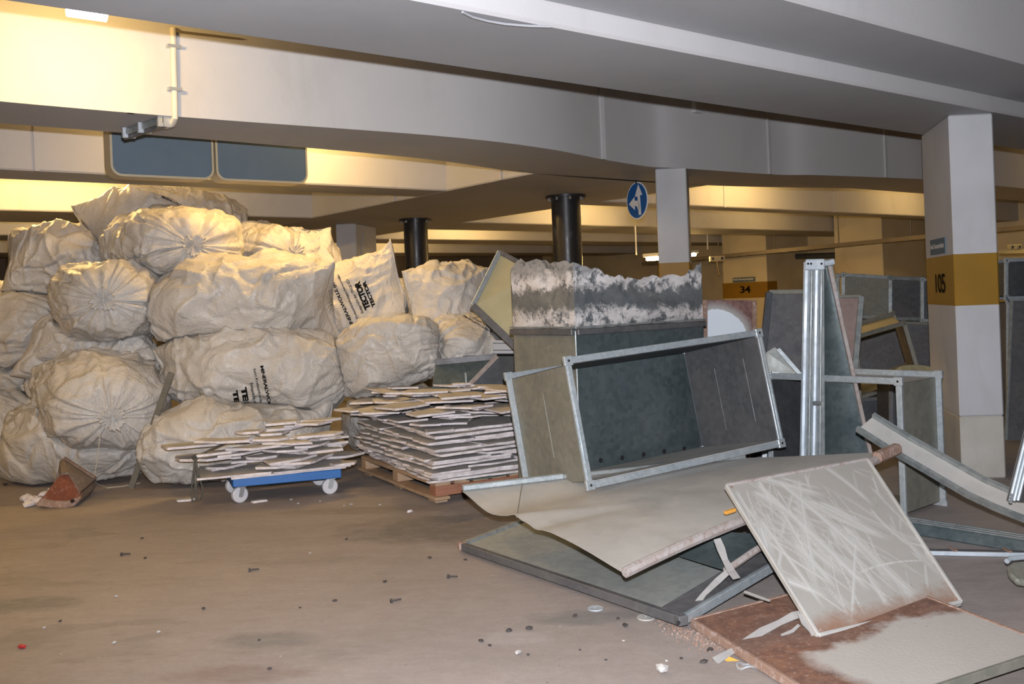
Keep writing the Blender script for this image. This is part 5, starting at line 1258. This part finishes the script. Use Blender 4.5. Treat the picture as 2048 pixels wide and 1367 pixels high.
# ------------------------------------------------------------------ cable tray, pipes and lamp on the right-hand wall
def on_e1(u, v, e1): r = ray(u, v); k = e1 / (r.x * GC + r.y * GS); return EYE + r * k
M['tray'] = mat('tray', (.20, .17, .13), .5, .4)
ty0, ty1 = on_e1(1290, 527, 15.0), on_e1(2080, 452, 15.0); zt0 = (ty0.z + ty1.z) / 2
tr = empty('cable_tray', ty1.lerp(ty0, .5)); tag(tr, 'long hanging cable tray in front of the right-hand wall', 'cable tray')
for s_ in (-.1, .1): MB().bar(ty0 + G(s_, 0), ty1 + G(s_, 0), .012, .07).build('tray_side', M['tray'], tr)
nb = 34
for k in range(nb): q = ty0.lerp(ty1, (k + .5) / nb); MB().bar(q - G(.1, 0) - up * .03, q + G(.1, 0) - up * .03, .05, .012).build('tray_rung', M['tray'], tr)
for k in range(6): q = ty0.lerp(ty1, (k + .5) / 6); MB().cyl(q, Vector((q.x, q.y, ZT)), .012, 6).build('hanger_rod', M['tray'], tr)
for k in range(3): MB().tube([ty0.lerp(ty1, f_) + G(-.05 + .05 * k, 0) + up * .006 for f_ in (0, .5, 1)], .02, 6).build('cable', M['cable'], tr, True)
pa_, pb_ = on_e1(1540, 514, 16.6), on_e1(1680, 510, 16.6)
pp = MB().tube([pa_, pb_], .06, 10).build('wall_pipe', M['galv_dark'], None, True); tag(pp, 'dark pipe along the right-hand wall below the tray', 'pipe')
# hanging tube lamp beside the slim column
lc = dp(1312, 516, 14.0); g_ = toG(lc)
lamp(g_[0], g_[1], lc.z, 420, 'glowing hanging tube lamp left of the slim banded column', along=False, L=.45, group='hanging tube lamps')
lc = dp(1382, 509, 17.5); g_ = toG(lc)
lamp(g_[0], g_[1], lc.z, 420, 'small glowing tube lamp right of the slim banded column', along=False, L=.3, group='hanging tube lamps')
# small junction boxes
for (u, v, d, sx, sz, lab, mt) in ((1434, 517, 17.5, .14, .05, 'small box with a dangling wire left of the pier numbered 34', 'wall_cream'), (2029, 494, 12.0, .075, .035, 'cream switch box on the rail right of the numbered column', 'cream_sheet')):
    c = dp(u, v, d); o = MB().box(c, Vector((sx, 0, 0)), Vector((0, .04, 0)), up * sz).build('switch_box', M[mt], None, bevel=.008); tag(o, lab, 'switch box')
    for k in (-.6, .6): MB().box(c + Vector((sx * k, -.045, 0)), Vector((sx * .14, 0, 0)), Vector((0, .008, 0)), up * sz * .5).build('switch_knob', M['galv_dark'], o)
rl = MB().bar(dp(2000, 503, 12.2), dp(2090, 502, 12.2), .04, .05).build('wall_rail', M['cream_sheet'], None); tag(rl, 'cream rail under the switch box right of the numbered column', 'rail')
o = MB().tube([dp(1434, 522, 17.4), dp(1436, 535, 17.4), dp(1439, 546, 17.4), dp(1437, 550, 17.4)], .012, 5).build('hanging_wire', M['cable'], None, True); tag(o, 'thin wire dangling beside the pier numbered 34', 'wire')

# ================================================================== litter on the floor
def lump(name, u, v, r, mt, lab, cat, grp, flat=.6, asp=1.3, sub=1):
    bm = bmesh.new(); bmesh.ops.create_icosphere(bm, subdivisions=sub, radius=r)
    for vv in bm.verts: vv.co = Vector((vv.co.x * asp, vv.co.y, vv.co.z * flat)) * random.uniform(.7, 1.2)
    me = bpy.data.meshes.new(name); bm.to_mesh(me); bm.free(); me.materials.append(M[mt]); o = bpy.data.objects.new(name, me); COL.objects.link(o)
    q = gp(u, v); zmin = min(vv.co.z for vv in me.vertices); o.location = (q.x, q.y, -zmin); o.rotation_euler = (0, 0, random.uniform(0, 3)); tag(o, lab, cat, grp); return o
random.seed(9)
M['dark_bit'] = mat('dark_bit', (.05, .042, .038), .8); M['white_bit'] = mat('white_bit', (.40, .385, .365), .8); M['orange_bit'] = mat('orange_bit', (.62, .30, .05), .6)
def bolt(u, v, an, lab):
    q = gp(u, v, .009); d = Vector((math.cos(an), math.sin(an), 0)); r = empty('loose_bolt', (q.x, q.y, 0)); tag(r, lab, 'bolt', 'loose bolts on the floor')
    MB().cyl(q - d * .018, q + d * .02, .004, 8).build('shank', M['dark_bit'], r); MB().cyl(q - d * .026, q - d * .018, .009, 6).build('head', M['dark_bit'], r)
bolt(509, 1138, .2, 'loose bolt on the floor below the blue dolly'); bolt(793, 1199, .5, 'loose dark bolt on the middle of the open floor'); bolt(906, 1152, -.2, 'loose bolt on the floor left of the framed panel'); bolt(252, 1107, .1, 'loose bolt on the floor in front of the scoop')
for u, v, r in ((10, 971, .02), (284, 1077, .008), (290, 1117, .008), (407, 1218, .010), (670, 1202, .009), (770, 1164, .009), (860, 1116, .009), (693, 1079, .009), (931, 1120, .008), (540, 1338, .008), (963, 1283, .010), (1018, 1262, .012), (1057, 1258, .013), (1056, 1310, .006), (1251, 1253, .012), (980, 1292, .008), (1420, 1301, .012), (1395, 1255, .009), (1408, 1326, .012), (1363, 1317, .006), (1160, 1300, .005), (1212, 1320, .005), (600, 1216, .006), (120, 1243, .007), (518, 1281, .006), (1150, 1233, .01), (1236, 1238, .008)):
    lump('dark_crumb', u, v, r, 'dark_bit', 'small dark crumb lying on the open floor', 'crumb', 'dark crumbs on the floor')
for u, v, r in ((1036, 1308, .012), (233, 1193, .008), (229, 1286, .008), (620, 1106, .007), (88, 1256, .006), (317, 1265, .007), (1333, 1322, .006), (1286, 1224, .005), (1247, 1282, .005), (583, 1000, .012), (702, 1009, .009), (640, 1003, .007), (688, 1012, .007), (955, 1104, .012), (760, 1010, .008), (596, 1008, .008)):
    lump('white_crumb', u, v, r, 'white_bit', 'small white crumb lying on the open floor', 'crumb', 'white crumbs on the floor')
lump('white_block', 1324, 1346, .018, 'white_bit', 'largest white plaster crumb near the bottom edge', 'crumb', None, .8, 1.3, 1)
lump('red_scrap', 43, 1295, .014, 'red_plastic', 'small red plastic scrap on the floor at the lower left', 'scrap', None, .6, 1.6)
q = dp(1460, 1022, 3.77); o = MB().box(q, Vector((.022, .008, .004)), Vector((-.004, .01, 0)), Vector((0, -.003, .007))).build('orange_scrap', M['orange_bit'], None, bevel=.002); tag(o, 'small orange scrap on the edge of the bent sheet', 'scrap')
strip('orange_strip', [(1447, 1313, 3.1), (1460, 1320, 3.09), (1478, 1326, 3.08)], 11, 'orange-yellow strip on the floor beside the rusted plate', 'orange_bit')
# crumpled metal ring
q = gp(1496, 1330, .006); o = MB().tube([q + Vector((.035 * math.cos(a), .022 * math.sin(a), .006 * math.sin(3 * a))) for a in np.linspace(0, 2 * math.pi, 18)], .004, 6).build('metal_ring', M['galv_bright'], None, True); tag(o, 'bent thin metal ring on the floor beside the rusted plate', 'ring')
# thin flat discs
for (u, v, r, lab, mt) in ((1191, 1218, .030, 'pale flat metal disc on the floor, farthest left', 'galv_light'), (1251, 1206, .028, 'dull flat disc on the floor beside the framed panel edge', 'galv'), (1278, 1214, .032, 'greenish flat disc on the floor closest to the framed panel', 'galv_teal'), (1292, 1236, .034, 'grey flat disc on the floor, nearest to the viewer', 'dusty_sheet')):
    q = gp(u, v, .0); rt = empty('flat_disc', q); tag(rt, lab, 'disc', 'flat discs on the floor')
    n = 28; vs = []
    for z, rr in ((.001, r * .97), (.004, r), (.006, r * .97), (.0045, r * .8), (.006, r * .15)):
        for k in range(n): an = 2 * math.pi * k / n; vs.append(q + Vector((math.cos(an) * rr, math.sin(an) * rr, z)))
    fs = [(i * n + k, i * n + (k + 1) % n, (i + 1) * n + (k + 1) % n, (i + 1) * n + k) for i in range(4) for k in range(n)] + [tuple(4 * n + k for k in range(n))]
    MB().add(vs, fs).build('disc_plate', M[mt], rt, True); MB().cyl(q + up * .005, q + up * .012, .003, 8).build('centre_pin', M['galv_bright'], rt)
# rust crumbs swept together at the plate's corner: nobody could count them
bmc = bmesh.new()
for k in range(420):
    f_ = random.random(); u = 1330 + 110 * f_ + random.gauss(0, 14); v = 1240 + 62 * f_ + random.gauss(0, 9); q = gp(u, v); r = random.uniform(.0015, .004)
    ret = bmesh.ops.create_icosphere(bmc, subdivisions=1, radius=r, matrix=Matrix.Translation((q.x, q.y, r * .6)))
me = bpy.data.meshes.new('rust_crumbs'); bmc.to_mesh(me); bmc.free(); me.materials.append(M['rust_dusty']); o = bpy.data.objects.new('rust_crumbs', me); COL.objects.link(o); tag(o, 'scattered rust crumbs on the floor by the corner of the rusted plate', 'crumbs', kind='stuff')
